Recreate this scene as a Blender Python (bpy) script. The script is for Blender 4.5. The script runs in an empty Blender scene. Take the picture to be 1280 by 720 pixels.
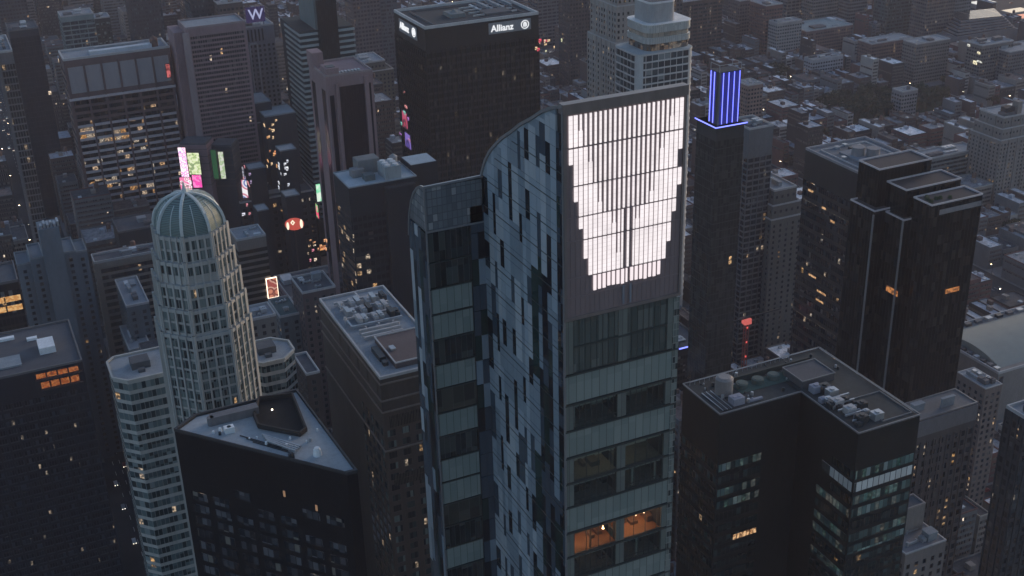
import bpy, math, random
from mathutils import Vector, Matrix
random.seed(7)
S = bpy.context.scene
COL = S.collection
R_ = math.radians

# ------------------------------------------------------------------ camera (calibrated from the street grid's vanishing points)
FPX, ROLL, PITCH, YAW, CZ = 1558.68, -0.0281877, 0.440275, 1.145982, 365.0
_h = Vector((math.cos(YAW), math.sin(YAW), 0)); _r = Vector((math.sin(YAW), -math.cos(YAW), 0)); _z = Vector((0, 0, 1))
CF = math.cos(PITCH)*_h - math.sin(PITCH)*_z
_u = _r.cross(CF)
CR = math.cos(ROLL)*_r + math.sin(ROLL)*_u
CU = -math.sin(ROLL)*_r + math.cos(ROLL)*_u
cam = bpy.data.cameras.new('camera'); camo = bpy.data.objects.new('camera', cam); COL.objects.link(camo)
M = Matrix((CR, CU, -CF)).transposed().to_4x4(); M.translation = (0, 0, CZ)
camo.matrix_world = M
cam.sensor_width = 36; cam.lens = FPX*36/1280; cam.clip_start = 1; cam.clip_end = 20000
S.camera = camo

def ray(px, py): return CF + CR*((px-640)/FPX) - CU*((py-360)/FPX)
def at(px, py, z):                      # survey: where a sight line meets a level plane
    d = ray(px, py); t = (z-CZ)/d.z; return d.x*t, d.y*t
def aty(px, py, y):                     # ... meets the plane of a facade facing the camera's street
    d = ray(px, py); t = y/d.y; return d.x*t, CZ+d.z*t
def atx(px, py, x):
    d = ray(px, py); t = x/d.x; return d.y*t, CZ+d.z*t
def pj(x, y, z):
    d = Vector((x, y, z-CZ)); w = d.dot(CF)
    if w < 1: return -9999, -9999, w
    return 640+FPX*d.dot(CR)/w, 360-FPX*d.dot(CU)/w, w

# ------------------------------------------------------------------ materials
MATS = {}
def nodes(name):
    m = bpy.data.materials.new(name); m.use_nodes = True
    nt = m.node_tree; b = nt.nodes['Principled BSDF']
    return m, nt, b
def L(nt, a, b): nt.links.new(a, b)
def math_n(nt, op, a, b=None):
    n = nt.nodes.new('ShaderNodeMath'); n.operation = op
    for i, v in enumerate((a, b)):
        if v is None: continue
        if isinstance(v, (int, float)): n.inputs[i].default_value = v
        else: L(nt, v, n.inputs[i])
    return n.outputs[0]
def stone(name, rgb, rough=.85, var=.22, scale=.12, streak=True, metal=0.0, fine=1.5):
    if name in MATS: return MATS[name]
    m, nt, b = nodes(name)
    g = nt.nodes.new('ShaderNodeNewGeometry')
    mp = nt.nodes.new('ShaderNodeMapping'); L(nt, g.outputs['Position'], mp.inputs[0])
    if streak: mp.inputs['Scale'].default_value = (1, 1, .25)
    n = nt.nodes.new('ShaderNodeTexNoise'); n.inputs['Scale'].default_value = scale; n.inputs['Detail'].default_value = 6
    n.inputs['Roughness'].default_value = .65
    L(nt, mp.outputs[0], n.inputs['Vector'])
    n2 = nt.nodes.new('ShaderNodeTexNoise'); n2.inputs['Scale'].default_value = fine; n2.inputs['Detail'].default_value = 4
    L(nt, mp.outputs[0], n2.inputs['Vector'])
    s = math_n(nt, 'ADD', math_n(nt, 'MULTIPLY', n.outputs[0], .65), math_n(nt, 'MULTIPLY', n2.outputs[0], .35))
    mr = nt.nodes.new('ShaderNodeMapRange'); L(nt, s, mr.inputs[0])
    mr.inputs[1].default_value = .3; mr.inputs[2].default_value = .7
    mr.inputs[3].default_value = 1-var; mr.inputs[4].default_value = 1+var
    v = nt.nodes.new('ShaderNodeVectorMath'); v.operation = 'SCALE'
    v.inputs[0].default_value = rgb; L(nt, mr.outputs[0], v.inputs['Scale'])
    L(nt, v.outputs[0], b.inputs['Base Color'])
    b.inputs['Roughness'].default_value = rough; b.inputs['Metallic'].default_value = metal
    b.inputs['Specular IOR Level'].default_value = .3
    MATS[name] = m; return m
def panes(name, w, h, cols, lit=0.0, litcol=(1, .55, .2), lits=.4, mull=.1, mcol=(.03, .03, .035), hm=.0, rough=.12, spec=.5, z0=0.0, group=1):
    """glass split into panes by a world grid; every pane draws its own tint, blind and lamp state"""
    if name in MATS: return MATS[name]
    m, nt, b = nodes(name)
    g = nt.nodes.new('ShaderNodeNewGeometry')
    sp = nt.nodes.new('ShaderNodeSeparateXYZ'); L(nt, g.outputs['Position'], sp.inputs[0])
    sn = nt.nodes.new('ShaderNodeSeparateXYZ'); L(nt, g.outputs['True Normal'], sn.inputs[0])
    side = math_n(nt, 'GREATER_THAN', math_n(nt, 'ABSOLUTE', sn.outputs[0]), .7)
    mx = nt.nodes.new('ShaderNodeMix'); L(nt, side, mx.inputs[0]); L(nt, sp.outputs[0], mx.inputs[2]); L(nt, sp.outputs[1], mx.inputs[3])
    u = math_n(nt, 'DIVIDE', mx.outputs[0], w)
    zz = math_n(nt, 'DIVIDE', math_n(nt, 'SUBTRACT', sp.outputs[2], z0), h)
    cb = nt.nodes.new('ShaderNodeCombineXYZ')
    L(nt, math_n(nt, 'FLOOR', u), cb.inputs[0]); L(nt, math_n(nt, 'FLOOR', math_n(nt, 'DIVIDE', sp.outputs[2], 3.8) if h >= 50 else zz), cb.inputs[1]); L(nt, side, cb.inputs[2])
    wn = nt.nodes.new('ShaderNodeTexWhiteNoise'); L(nt, cb.outputs[0], wn.inputs['Vector'])
    cr = nt.nodes.new('ShaderNodeValToRGB'); cr.color_ramp.interpolation = 'CONSTANT'
    e = cr.color_ramp.elements
    tot = sum(c[0] for c in cols); acc = 0
    while len(e) < len(cols): e.new(.5)
    for k, c in enumerate(cols):
        e[k].position = acc/tot; e[k].color = (*c[1], 1); acc += c[0]
    L(nt, wn.outputs['Value'], cr.inputs[0])
    fu = math_n(nt, 'FRACT', u); fz = math_n(nt, 'FRACT', zz)
    mk = math_n(nt, 'LESS_THAN', fu, mull)
    if hm: mk = math_n(nt, 'MAXIMUM', mk, math_n(nt, 'LESS_THAN', fz, hm))
    mc = nt.nodes.new('ShaderNodeMix'); mc.data_type = 'RGBA'
    L(nt, mk, mc.inputs[0]); L(nt, cr.outputs[0], mc.inputs[6]); mc.inputs[7].default_value = (*mcol, 1)
    L(nt, mc.outputs[2], b.inputs['Base Color'])
    L(nt, math_n(nt, 'ADD', math_n(nt, 'MULTIPLY', mk, .4), math_n(nt, 'ADD', math_n(nt, 'MULTIPLY', wn.outputs['Value'], .12), rough)), b.inputs['Roughness'])
    b.inputs['Specular IOR Level'].default_value = spec
    if lit > 0:
        cb2 = nt.nodes.new('ShaderNodeCombineXYZ')
        L(nt, math_n(nt, 'FLOOR', math_n(nt, 'DIVIDE', u, group)), cb2.inputs[0]); L(nt, math_n(nt, 'FLOOR', math_n(nt, 'DIVIDE', sp.outputs[2], min(h, 3.8))), cb2.inputs[1])
        cb2.inputs[2].default_value = 7.3
        w2 = nt.nodes.new('ShaderNodeTexWhiteNoise'); L(nt, cb2.outputs[0], w2.inputs['Vector'])
        on = math_n(nt, 'GREATER_THAN', w2.outputs['Value'], 1-lit)
        n3 = nt.nodes.new('ShaderNodeTexNoise'); n3.inputs['Scale'].default_value = 1.3; n3.inputs['Detail'].default_value = 3
        L(nt, g.outputs['Position'], n3.inputs['Vector'])
        blot = nt.nodes.new('ShaderNodeMapRange'); L(nt, n3.outputs[0], blot.inputs[0])
        blot.inputs[1].default_value = .45; blot.inputs[2].default_value = .7; blot.inputs[3].default_value = .08; blot.inputs[4].default_value = 1
        st = math_n(nt, 'MULTIPLY', math_n(nt, 'MULTIPLY', on, math_n(nt, 'SUBTRACT', 1, mk)), math_n(nt, 'MULTIPLY', blot.outputs[0], lits))
        lc = nt.nodes.new('ShaderNodeMix'); lc.data_type = 'RGBA'; lc.inputs[6].default_value = (*litcol, 1); lc.inputs[7].default_value = (1, .86, .68, 1)
        L(nt, math_n(nt, 'FRACT', math_n(nt, 'MULTIPLY', w2.outputs['Value'], 917.0)), lc.inputs[0]); L(nt, lc.outputs[2], b.inputs['Emission Color'])
        L(nt, st, b.inputs['Emission Strength'])
        m.cycles.emission_sampling = 'NONE'
    MATS[name] = m; return m
def glow(name, rgb, s, sample=True, pattern=0, rgb2=None, scale=1.0):
    if name in MATS: return MATS[name]
    m, nt, b = nodes(name)
    b.inputs['Base Color'].default_value = (.02, .02, .02, 1)
    b.inputs['Emission Color'].default_value = (*rgb, 1); b.inputs['Emission Strength'].default_value = s
    if pattern:
        t = nt.nodes.new('ShaderNodeTexCoord')
        n = nt.nodes.new('ShaderNodeTexVoronoi' if pattern == 2 else 'ShaderNodeTexNoise'); n.inputs['Scale'].default_value = scale
        L(nt, t.outputs['Object'], n.inputs['Vector'])
        cr = nt.nodes.new('ShaderNodeValToRGB')
        src = n.outputs['Distance'] if pattern == 2 else n.outputs[0]
        L(nt, src, cr.inputs[0])
        cr.color_ramp.interpolation = 'CONSTANT' if pattern == 2 else 'EASE'
        e = cr.color_ramp.elements
        pal = [rgb]+list(rgb2)
        while len(e) < len(pal): e.new(.5)
        for k, c in enumerate(pal):
            e[k].position = (.3+.4*k/len(pal)) if pattern == 1 else .12+.6*k/len(pal); e[k].color = (*c, 1)
        L(nt, cr.outputs[0], b.inputs['Emission Color'])
    if not sample: m.cycles.emission_sampling = 'NONE'
    MATS[name] = m; return m

# ------------------------------------------------------------------ mesh builder
class MB:
    def __init__(s): s.v = []; s.f = []; s.m = []
    def box(s, x0, y0, z0, x1, y1, z1, m=0, skip=()):
        if x1 < x0: x0, x1 = x1, x0
        if y1 < y0: y0, y1 = y1, y0
        n = len(s.v)
        s.v += [(x0, y0, z0), (x1, y0, z0), (x1, y1, z0), (x0, y1, z0), (x0, y0, z1), (x1, y0, z1), (x1, y1, z1), (x0, y1, z1)]
        s.f += [(n, n+3, n+2, n+1), (n+4, n+5, n+6, n+7), (n, n+1, n+5, n+4), (n+1, n+2, n+6, n+5), (n+2, n+3, n+7, n+6), (n+3, n, n+4, n+7)]
        s.m += [m]*6; return s
    def ring(s, x0, y0, x1, y1, z0, z1, t, m=0):       # hollow rectangular ring, wall thickness t inward
        s.box(x0, y0, z0, x1, y0+t, z1, m); s.box(x0, y1-t, z0, x1, y1, z1, m)
        s.box(x0, y0+t, z0, x0+t, y1-t, z1, m); s.box(x1-t, y0+t, z0, x1, y1-t, z1, m); return s
    def prism(s, pts, z0, z1, m=0, mtop=None):          # pts counter-clockwise in plan
        n = len(s.v); k = len(pts)
        zt = z1 if isinstance(z1, (list, tuple)) else [z1]*k
        s.v += [(p[0], p[1], z0) for p in pts]+[(p[0], p[1], zt[i]) for i, p in enumerate(pts)]
        s.f.append(tuple(range(n+k-1, n-1, -1))); s.f.append(tuple(range(n+k, n+2*k))); s.m += [m, m if mtop is None else mtop]
        for i in range(k):
            j = (i+1) % k; s.f.append((n+i, n+j, n+k+j, n+k+i)); s.m.append(m)
        return s
    def prism_x(s, prof, x0, x1, m=0):                  # profile of (y,z), counter-clockwise seen from -x ... extruded along x
        n = len(s.v); k = len(prof)
        s.v += [(x0, p[0], p[1]) for p in prof]+[(x1, p[0], p[1]) for p in prof]
        s.f.append(tuple(range(n, n+k))); s.f.append(tuple(range(n+2*k-1, n+k-1, -1))); s.m += [m, m]
        for i in range(k):
            j = (i+1) % k; s.f.append((n+j, n+i, n+k+i, n+k+j)); s.m.append(m)
        return s
    def cyl(s, x, y, z0, z1, r, r1=None, n=16, m=0):
        if r1 is None: r1 = r
        b = len(s.v)
        for zz, rr in ((z0, r), (z1, r1)):
            s.v += [(x+rr*math.cos(6.28319*i/n), y+rr*math.sin(6.28319*i/n), zz) for i in range(n)]
        s.f.append(tuple(range(b+n-1, b-1, -1))); s.f.append(tuple(range(b+n, b+2*n))); s.m += [m, m]
        for i in range(n):
            j = (i+1) % n; s.f.append((b+i, b+j, b+n+j, b+n+i)); s.m.append(m)
        return s
    def bar(s, p, q, r, m=0):                            # square bar between two points
        p = Vector(p); q = Vector(q); d = (q-p).normalized()
        a = d.cross(Vector((0, 0, 1)) if abs(d.z) < .9 else Vector((1, 0, 0))).normalized(); b2 = d.cross(a)
        n = len(s.v)
        for c in (p, q):
            for (i, j) in ((-1, -1), (1, -1), (1, 1), (-1, 1)): s.v.append(tuple(c+a*(i*r)+b2*(j*r)))
        s.f += [(n, n+1, n+2, n+3), (n+7, n+6, n+5, n+4)]+[(n+i, n+4+i, n+4+(i+1) % 4, n+(i+1) % 4) for i in range(4)]
        s.m += [m]*6; return s
    def mesh(s, name, mats, off=(0, 0, 0)):
        me = bpy.data.meshes.new(name)
        me.from_pydata([(a-off[0], b-off[1], c-off[2]) for a, b, c in s.v], [], s.f)
        for mm in (mats if isinstance(mats, (list, tuple)) else [mats]): me.materials.append(mm)
        for p, mi in zip(me.polygons, s.m): p.material_index = mi
        me.update(); return me
    def build(s, name, mats, parent=None, loc=None, **props):
        off = absloc(parent) if parent else (loc or (0, 0, 0))
        o = bpy.data.objects.new(name, s.mesh(name, mats, off)); COL.objects.link(o)
        if parent: o.parent = parent
        else: o.location = off
        for k, v in props.items(): o[k] = v
        return o
ABS = {}
def absloc(o): return ABS.get(o.name, (0, 0, 0))
def thing(name, label, cat, loc, group=None):
    o = bpy.data.objects.new(name, None); COL.objects.link(o); o.location = loc; ABS[o.name] = tuple(loc)
    o['label'] = label; o['category'] = cat
    if group: o['group'] = group
    return o
_part = MB.build
def sub(o, parent): ABS[o.name] = absloc(parent); return o    # a part that will carry sub-parts shares its thing's origin

def win_part(name, me, loc, parent):
    o = bpy.data.objects.new(name, me); COL.objects.link(o); o.parent = parent
    a = absloc(parent); o.location = (loc[0]-a[0], loc[1]-a[1], loc[2]-a[2]); return o

# ------------------------------------------------------------------ common materials
ROOF_D = stone('roof_dark', (.09, .10, .115), .9, .3, .15, False)
ROOF_M = stone('roof_mid', (.26, .29, .32), .9, .25, .2, False)
ROOF_L = stone('roof_light', (.52, .56, .60), .85, .2, .25, False)
METAL = stone('duct_metal', (.42, .45, .48), .45, .2, .6, False, .6)
DKMETAL = stone('dark_metal', (.06, .065, .07), .5, .2, .6, False, .4)
PARA = stone('parapet_light', (.42, .42, .43), .8, .15, .3)
PARAD = stone('parapet_dark', (.13, .13, .14), .8, .15, .3)
GL_DARK = panes('glass_dark', 1.6, 3.9, [(5, (.015, .018, .024)), (3, (.03, .034, .042)), (1.2, (.07, .075, .085)), (.4, (.16, .16, .16))], lit=.03, mull=.1)
GL_WARM = panes('glass_some_lit', 2.4, 3.9, [(5, (.015, .018, .024)), (3, (.03, .03, .036)), (1, (.08, .075, .07))], lit=.06, lits=0.5, mull=.08)
GL_BLUE = panes('glass_bluish', 1.5, 4, [(4, (.02, .03, .04)), (3, (.04, .055, .07)), (2, (.09, .12, .14))], lit=.01, mull=.1)
GL_GREEN = panes('glass_teal', 1.5, 4, [(4, (.012, .025, .028)), (3, (.03, .055, .055)), (1.5, (.08, .13, .125)), (.3, (.2, .25, .23))], lit=.012, mull=.12)
CAR_PAINTS = []

# ------------------------------------------------------------------ building kit
FOOT = []                                                # footprints taken by named buildings
def rect_from(z, N=None, R=None, L=None, B=None, dx=None, dy=None):
    x0 = y0 = x1 = y1 = None
    if N: x0, y0 = at(*N, z)
    if L: xx, y1 = at(*L, z); x0 = xx if x0 is None else x0
    if R: x1, yy = at(*R, z); y0 = yy if y0 is None else y0
    if B:
        bx, by = at(*B, z)
        if x1 is None: x1 = bx
        if y1 is None: y1 = by
    dx = dx or 24; dy = dy or 24
    if x1 is None: x1 = x0+dx
    if x0 is None: x0 = x1-dx
    if y1 is None: y1 = y0+dy
    if y0 is None: y0 = y1-dy
    return [x0, y0, x1, y1]
def roof_kit(t, x0, y0, x1, y1, z, seed, n=6, hmax=4.0):
    rd = random.Random(seed); w = x1-x0; d = y1-y0
    if w < 6 or d < 6: return
    used = []
    for k in range(n):
        for _ in range(12):
            a = rd.uniform(.08, .28)*w; b = rd.uniform(.08, .3)*d
            cx = rd.uniform(x0+1.5+a/2, x1-1.5-a/2); cy = rd.uniform(y0+1.5+b/2, y1-1.5-b/2)
            if all(abs(cx-p[0]) > (a+p[2])/2+.4 or abs(cy-p[1]) > (b+p[3])/2+.4 for p in used): break
        else: continue
        used.append((cx, cy, a, b)); h = rd.uniform(.8, hmax); kind = rd.random()
        q = MB()
        if kind < .3:
            q.box(cx-a/2, cy-b/2, z, cx+a/2, cy+b/2, z+h); q.box(cx-a/2-.2, cy-b/2-.2, z+h, cx+a/2+.2, cy+b/2+.2, z+h+.25)
            q.build('penthouse', rd.choice([ROOF_M, PARAD, ROOF_L]), t)
        elif kind < .75:
            q.box(cx-a/2, cy-b/2, z+.4, cx+a/2, cy+b/2, z+.4+h*.6)
            for i in range(3):
                fx = cx-a/2+(i+.5)*a/3; q.cyl(fx, cy, z+.4+h*.6, z+.4+h*.6+.35, min(a/7, b/3), n=10)
            q.box(cx-a/2+.1, cy-b/2+.1, z, cx-a/2+.4, cy+b/2-.1, z+.4); q.box(cx+a/2-.4, cy-b/2+.1, z, cx+a/2-.1, cy+b/2-.1, z+.4)
            q.build('cooling_unit', rd.choice([METAL, METAL, PARAD]), t)
        else:
            q.bar((cx-a/2, cy, z+.7), (cx+a/2, cy, z+.7), .3); q.bar((cx+a/2, cy-.3, z+.7), (cx+a/2, cy+b/2, z+.7), .3)
            q.cyl(cx-a/2, cy, z, z+1.6, .5, n=10)
            q.build('roof_duct', METAL, t)
NCOUNT = {}
def facade(t, x0, y0, x1, y1, z0, z1, st, first=True):
    """one box of a building: wall relief plus window parts"""
    k = st['kind']; wall = st['wall']; fh = st.get('fh', 4.0)
    top = st.get('top', 1.5)                      # blank band under the roof line
    b = MB(); b.box(x0, y0, z0, x1, y1, z1)
    px, pw, pp = st.get('px', 0), st.get('pw', .5), st.get('pp', .25)
    if px:
        nx = max(1, round((x1-x0)/px)); ny = max(1, round((y1-y0)/px))
        pt = z1-st.get('ptop', 0)
        for i in range(nx+1):
            c = x0+(x1-x0)*i/nx; b.box(max(x0-.01, c-pw/2), y0-pp, z0, min(x1+.01, c+pw/2), y0+.05, pt)
        for i in range(ny+1):
            c = y0+(y1-y0)*i/ny; b.box(x0-pp, max(y0-.01, c-pw/2), z0, x0+.05, min(y1+.01, c+pw/2), pt)
    b.build('wall', wall, t)
    zt = z1-top; nf = int((zt-z0)/fh); wh = st.get('wh', 2.2)
    lo = st.get('lo', 0)
    if k == 'bands':
        pr = st.get('proud', .08); a = st.get('inset', 0.0)
        for i in range(min(nf, 100)):
            zz = zt-(i+1)*fh+(fh-wh)/2
            if pj((x0+x1)/2, y0, zz)[1] > 800 or zz < lo: break
            mt = st['glass']
            if st.get('alt') and (i % 2): mt = st['alt']
            MB().box(x0-pr, y0-pr, zz, x1-a+.02, y0+.3, zz+wh).box(x0-pr, y0+.3, zz, x0+.3, y1-a+.02, zz+wh).build('window_band', mt, t)
    elif k == 'grid':
        sx, ww = st['sx'], st['ww']; mg = st.get('mg', .8)
        nx = max(1, int((x1-x0-2*mg)/sx)); ny = max(1, int((y1-y0-2*mg)/sx))
        mt = st['glass']; sill = st.get('sill', PARAD)
        fr = .12
        def wm(axis):
            q = MB()
            if axis == 0:
                q.box(-ww/2, -.06, 0, ww/2, .1, wh, 0); q.box(-ww/2-fr, -.14, -fr, ww/2+fr, .1, 0, 1)
                q.box(-ww/2-fr, -.1, 0, -ww/2, .1, wh, 1); q.box(ww/2, -.1, 0, ww/2+fr, .1, wh, 1)
            else:
                q.box(-.06, -ww/2, 0, .1, ww/2, wh, 0); q.box(-.14, -ww/2-fr, -fr, .1, ww/2+fr, 0, 1)
                q.box(-.1, -ww/2-fr, 0, .1, -ww/2, wh, 1); q.box(-.1, ww/2, 0, .1, ww/2+fr, wh, 1)
            return q
        pos = []
        skipf = st.get('skip')
        for i in range(nf):
            zz = zt-(i+1)*fh+(fh-wh)/2
            if zz < lo: break
            for j in range(nx):
                c = x0+(x1-x0)*(j+.5)/nx
                if skipf and skipf(0, (j+.5)/nx, i): continue
                pos.append((0, c, y0, zz))
            for j in range(ny):
                c = y0+(y1-y0)*(j+.5)/ny
                if skipf and skipf(1, (j+.5)/ny, i): continue
                pos.append((1, x0, c, zz))
        vis = []
        for p in pos:
            X, Y, W = pj(p[1], p[2], p[3])
            if -40 < X < 1320 and -40 < Y < 770: vis.append((W*(1 if p[0] == 0 else 1.3), p))
        vis.sort(key=lambda q: q[0])
        used = NCOUNT.get(t.name, 0); room = max(0, 100-used)
        NCOUNT[t.name] = used+min(room, len(vis))
        me = [wm(0).mesh('window', [mt, sill]), wm(1).mesh('window', [mt, sill])]
        for w_, p in vis[:room]: win_part('window', me[p[0]], p[1:], t)
        rest = vis[room:]
        if rest:
            q = MB()
            for w_, p in rest:
                s = wm(p[0]); n = len(q.v)
                q.v += [(a+p[1], c+p[2], d+p[3]) for a, c, d in s.v]; q.f += [tuple(v+n for v in f) for f in s.f]; q.m += s.m
            q.build('window', [mt, sill], t, kind='stuff')
    elif k == 'curtain':
        # glass skin with spandrel lines: the skin itself is cut per floor group
        for i in range(min(nf, 100)):
            zz = zt-(i+1)*fh
            if pj((x0+x1)/2, y0, zz)[1] > 820: break
            MB().box(x0-.1, y0-.1, zz+.25, x1+.02, y0+.3, zz+fh-.05).box(x0-.1, y0+.3, zz+.25, x0+.3, y1, zz+fh-.05).build('window_band', st['glass'], t)
def roof(t, x0, y0, x1, y1, z, st, seed=0, n=6):
    ph = st.get('para', 1.2); pt = st.get('pt', .5)
    MB().box(x0+pt, y0+pt, z, x1-pt, y1-pt, z+.12).build('roof', st.get('roof', ROOF_M), t)
    MB().ring(x0-.05, y0-.05, x1+.05, y1+.05, z+.003, z+ph, pt, 0).build('parapet', st.get('pmat', PARA), t)
    if n: roof_kit(t, x0+pt, y0+pt, x1-pt, y1-pt, z+.12, seed, n, st.get('hmax', 3.5))
def building(name, label, tiers, st, cat='building', seed=1, n=6, loc=None, group=None, z_bottom=0):
    """tiers: list of (z, rect) from top to bottom; every lower tier starts where the one above ends"""
    r0 = tiers[-1][1]
    t = thing(name, label, cat, ((r0[0]+r0[2])/2, (r0[1]+r0[3])/2, 0), group)
    for i, (z, r) in enumerate(tiers):
        zb = tiers[i+1][0] if i+1 < len(tiers) else z_bottom
        facade(t, *r, zb, z, st, i == 0)
        FOOT.append(tuple(r))
        if i == 0: roof(t, *r, z, st, seed, n)
        else:
            MB().ring(r[0]-.04, r[1]-.04, r[2]+.04, r[3]+.04, z+.003, z+.9, .4).build('parapet', st.get('pmat', PARA), t)
    return t
def text_mesh(body, size, ext=.1, bold=0.0):
    c = bpy.data.curves.new('lettering', 'FONT'); c.body = body; c.size = size; c.extrude = ext; c.offset = bold; c.align_x = 'LEFT'
    o = bpy.data.objects.new('lettering_tmp', c); COL.objects.link(o)
    bpy.context.view_layer.update()
    me = bpy.data.meshes.new_from_object(o.evaluated_get(bpy.context.evaluated_depsgraph_get()))
    bpy.data.objects.remove(o); return me
def put_text(body, size, mat, parent, p, face, bold=.0, name='lettering'):
    me = text_mesh(body, size, .12, bold); me.materials.clear(); me.materials.append(mat)
    o = bpy.data.objects.new(name, me); COL.objects.link(o); o.parent = parent; a = absloc(parent)
    o.location = (p[0]-a[0], p[1]-a[1], p[2]-a[2])
    o.rotation_euler = (R_(90), 0, 0) if face == 'y' else (R_(90), 0, R_(-90))
    return o
#PART2
# ------------------------------------------------------------------ the glass tower with the lit crown
def hero():
    X0, X1, Y0, Y1 = 87.6, 110.9, 172.1, 205.8
    t = thing('glass_skyscraper', 'tall glass tower with curved blue panelled side and glowing white striped crown', 'skyscraper', (100, 195, 0))
    FOOT.append((75, 172, 112, 240))
    core = stone('tower_core', (.03, .032, .036), .5, .2, .2)
    dark = stone('crown_panel_glow_tint', (.27, .22, .228), .35, .12, .5, True, .3, .8)  # panel behind the strips: their mauve glow is put into its base colour
    frame = stone('crown_frame', (.24, .215, .215), .45, .15, .4, True, .5)
    edge = stone('edge_metal', (.3, .31, .33), .4, .1, .3, True, .6)
    mull = stone('mullion_dark', (.045, .055, .055), .4, .1, .3)
    # body: floors are stacked so that the glazed rooms can be recessed
    prof = [(172.1, 306), (175.8, 304.8), (179.5, 303.2), (183.5, 300.9), (188, 298.6), (191.8, 296.2), (196, 293.8), (199.6, 291.2), (202, 289.3), (204.2, 286.8), (206, 283.8), (207.4, 280), (208.2, 276), (208.5, 270)]
    b = MB()
    pr = [(y, z-.3) for y, z in prof]
    b.prism_x([(Y0+.3, 268), (Y0+.3, 305.6)]+pr[1:]+[(208.5, 268)], X0+.3, X1-.3)
    rooms = {222.4: (216.8, 222.4)}
    z = 268; b2 = MB()
    FL = [(267.3, 256.4, 'tall'), (256.4, 250.3, 'l'), (250.3, 244.8, 'd'), (244.8, 239.1, 'l'), (239.1, 233.5, 'i'), (233.5, 228.2, 'd'), (228.2, 222.4, 'l'), (222.4, 216.8, 'room'), (216.8, 211.4, 'd'), (211.4, 205.8, 'l'), (205.8, 200.2, 'i'), (200.2, 194.6, 'd'), (194.6, 189, 'l'), (189, 183.4, 'd'), (183.4, 177.8, 'l'), (177.8, 172, 'd'), (172, 166, 'l')]
    b.box(X0+.3, Y0+.3, 267.3, X1-.3, 235, 268)
    for zt, zb, k in FL:
        if k == 'l' or zt < 200: b.box(X0+.3, Y0+.3, zb, X1-.3, 235, zt)
        else:
            b.box(X0+.3, Y0+6.3, zb, X1-.3, 235, zt); b.box(X0+.3, Y0+.3, zb, X0+1.8, Y0+6.3, zt); b.box(X1-2.5, Y0+.3, zb, X1-.3, Y0+6.3, zt); b.box(98.5, Y0+.3, zb, 100.1, Y0+1.4, zt)
    b.box(X0+.3, Y0+.3, 0, X1-.3, 235, 166)
    b.build('wall', core, t)
    # crown: screen panels, joints, and the glowing strips
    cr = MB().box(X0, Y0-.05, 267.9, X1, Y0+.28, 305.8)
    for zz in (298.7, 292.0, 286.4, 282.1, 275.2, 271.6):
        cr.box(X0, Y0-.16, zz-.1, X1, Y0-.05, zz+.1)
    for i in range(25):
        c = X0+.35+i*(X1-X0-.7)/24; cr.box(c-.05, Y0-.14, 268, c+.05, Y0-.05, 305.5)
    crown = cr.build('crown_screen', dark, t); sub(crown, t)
    MB().box(X0-.15, Y0-.5, 304.6, X1+.15, Y0+1.2, 306.3).build('crown_rim', frame, t)
    MB().box(X0-.1, Y0-.3, 267.3, X1+.1, Y0+.2, 267.95).box(X0, Y0-.35, 268, X0+.5, Y0, 304.6).box(X1-.4, Y0-.35, 268, X1, Y0, 304.6).build('crown_frame', frame, t)
    led = glow('crown_light', (1.0, .915, .935), .54)
    lnt = led.node_tree; lb = lnt.nodes['Principled BSDF']; lg = lnt.nodes.new('ShaderNodeNewGeometry'); lsp = lnt.nodes.new('ShaderNodeSeparateXYZ'); lnt.links.new(lg.outputs['Position'], lsp.inputs[0])
    ln_ = lnt.nodes.new('ShaderNodeTexNoise'); ln_.inputs['Scale'].default_value = .35; lnt.links.new(lg.outputs['Position'], ln_.inputs['Vector'])
    seam = math_n(lnt, 'LESS_THAN', math_n(lnt, 'FRACT', math_n(lnt, 'DIVIDE', lsp.outputs[2], .78)), .10)
    stg = math_n(lnt, 'MULTIPLY', math_n(lnt, 'SUBTRACT', 1, math_n(lnt, 'MULTIPLY', seam, .2)), math_n(lnt, 'ADD', .40, math_n(lnt, 'MULTIPLY', ln_.outputs[0], .20)))
    lnt.links.new(stg, lb.inputs['Emission Strength'])
    led2 = glow('crown_light_dim', (1.0, .88, .91), .5)
    rows = [(304.2, 298.85, 0, 23, 1, 22), (298.5, 292.15, 1, 22, 3, 20), (291.85, 286.55, 2, 22, 5, 18), (286.25, 282.25, 3, 21, 8, 15), (281.95, 275.35, 4, 20, 9, 14), (275.05, 272.4, 5, 19, 20, 3)]
    pitch = (21.9)/24; xs = X0+.95
    rd = random.Random(3)
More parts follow.
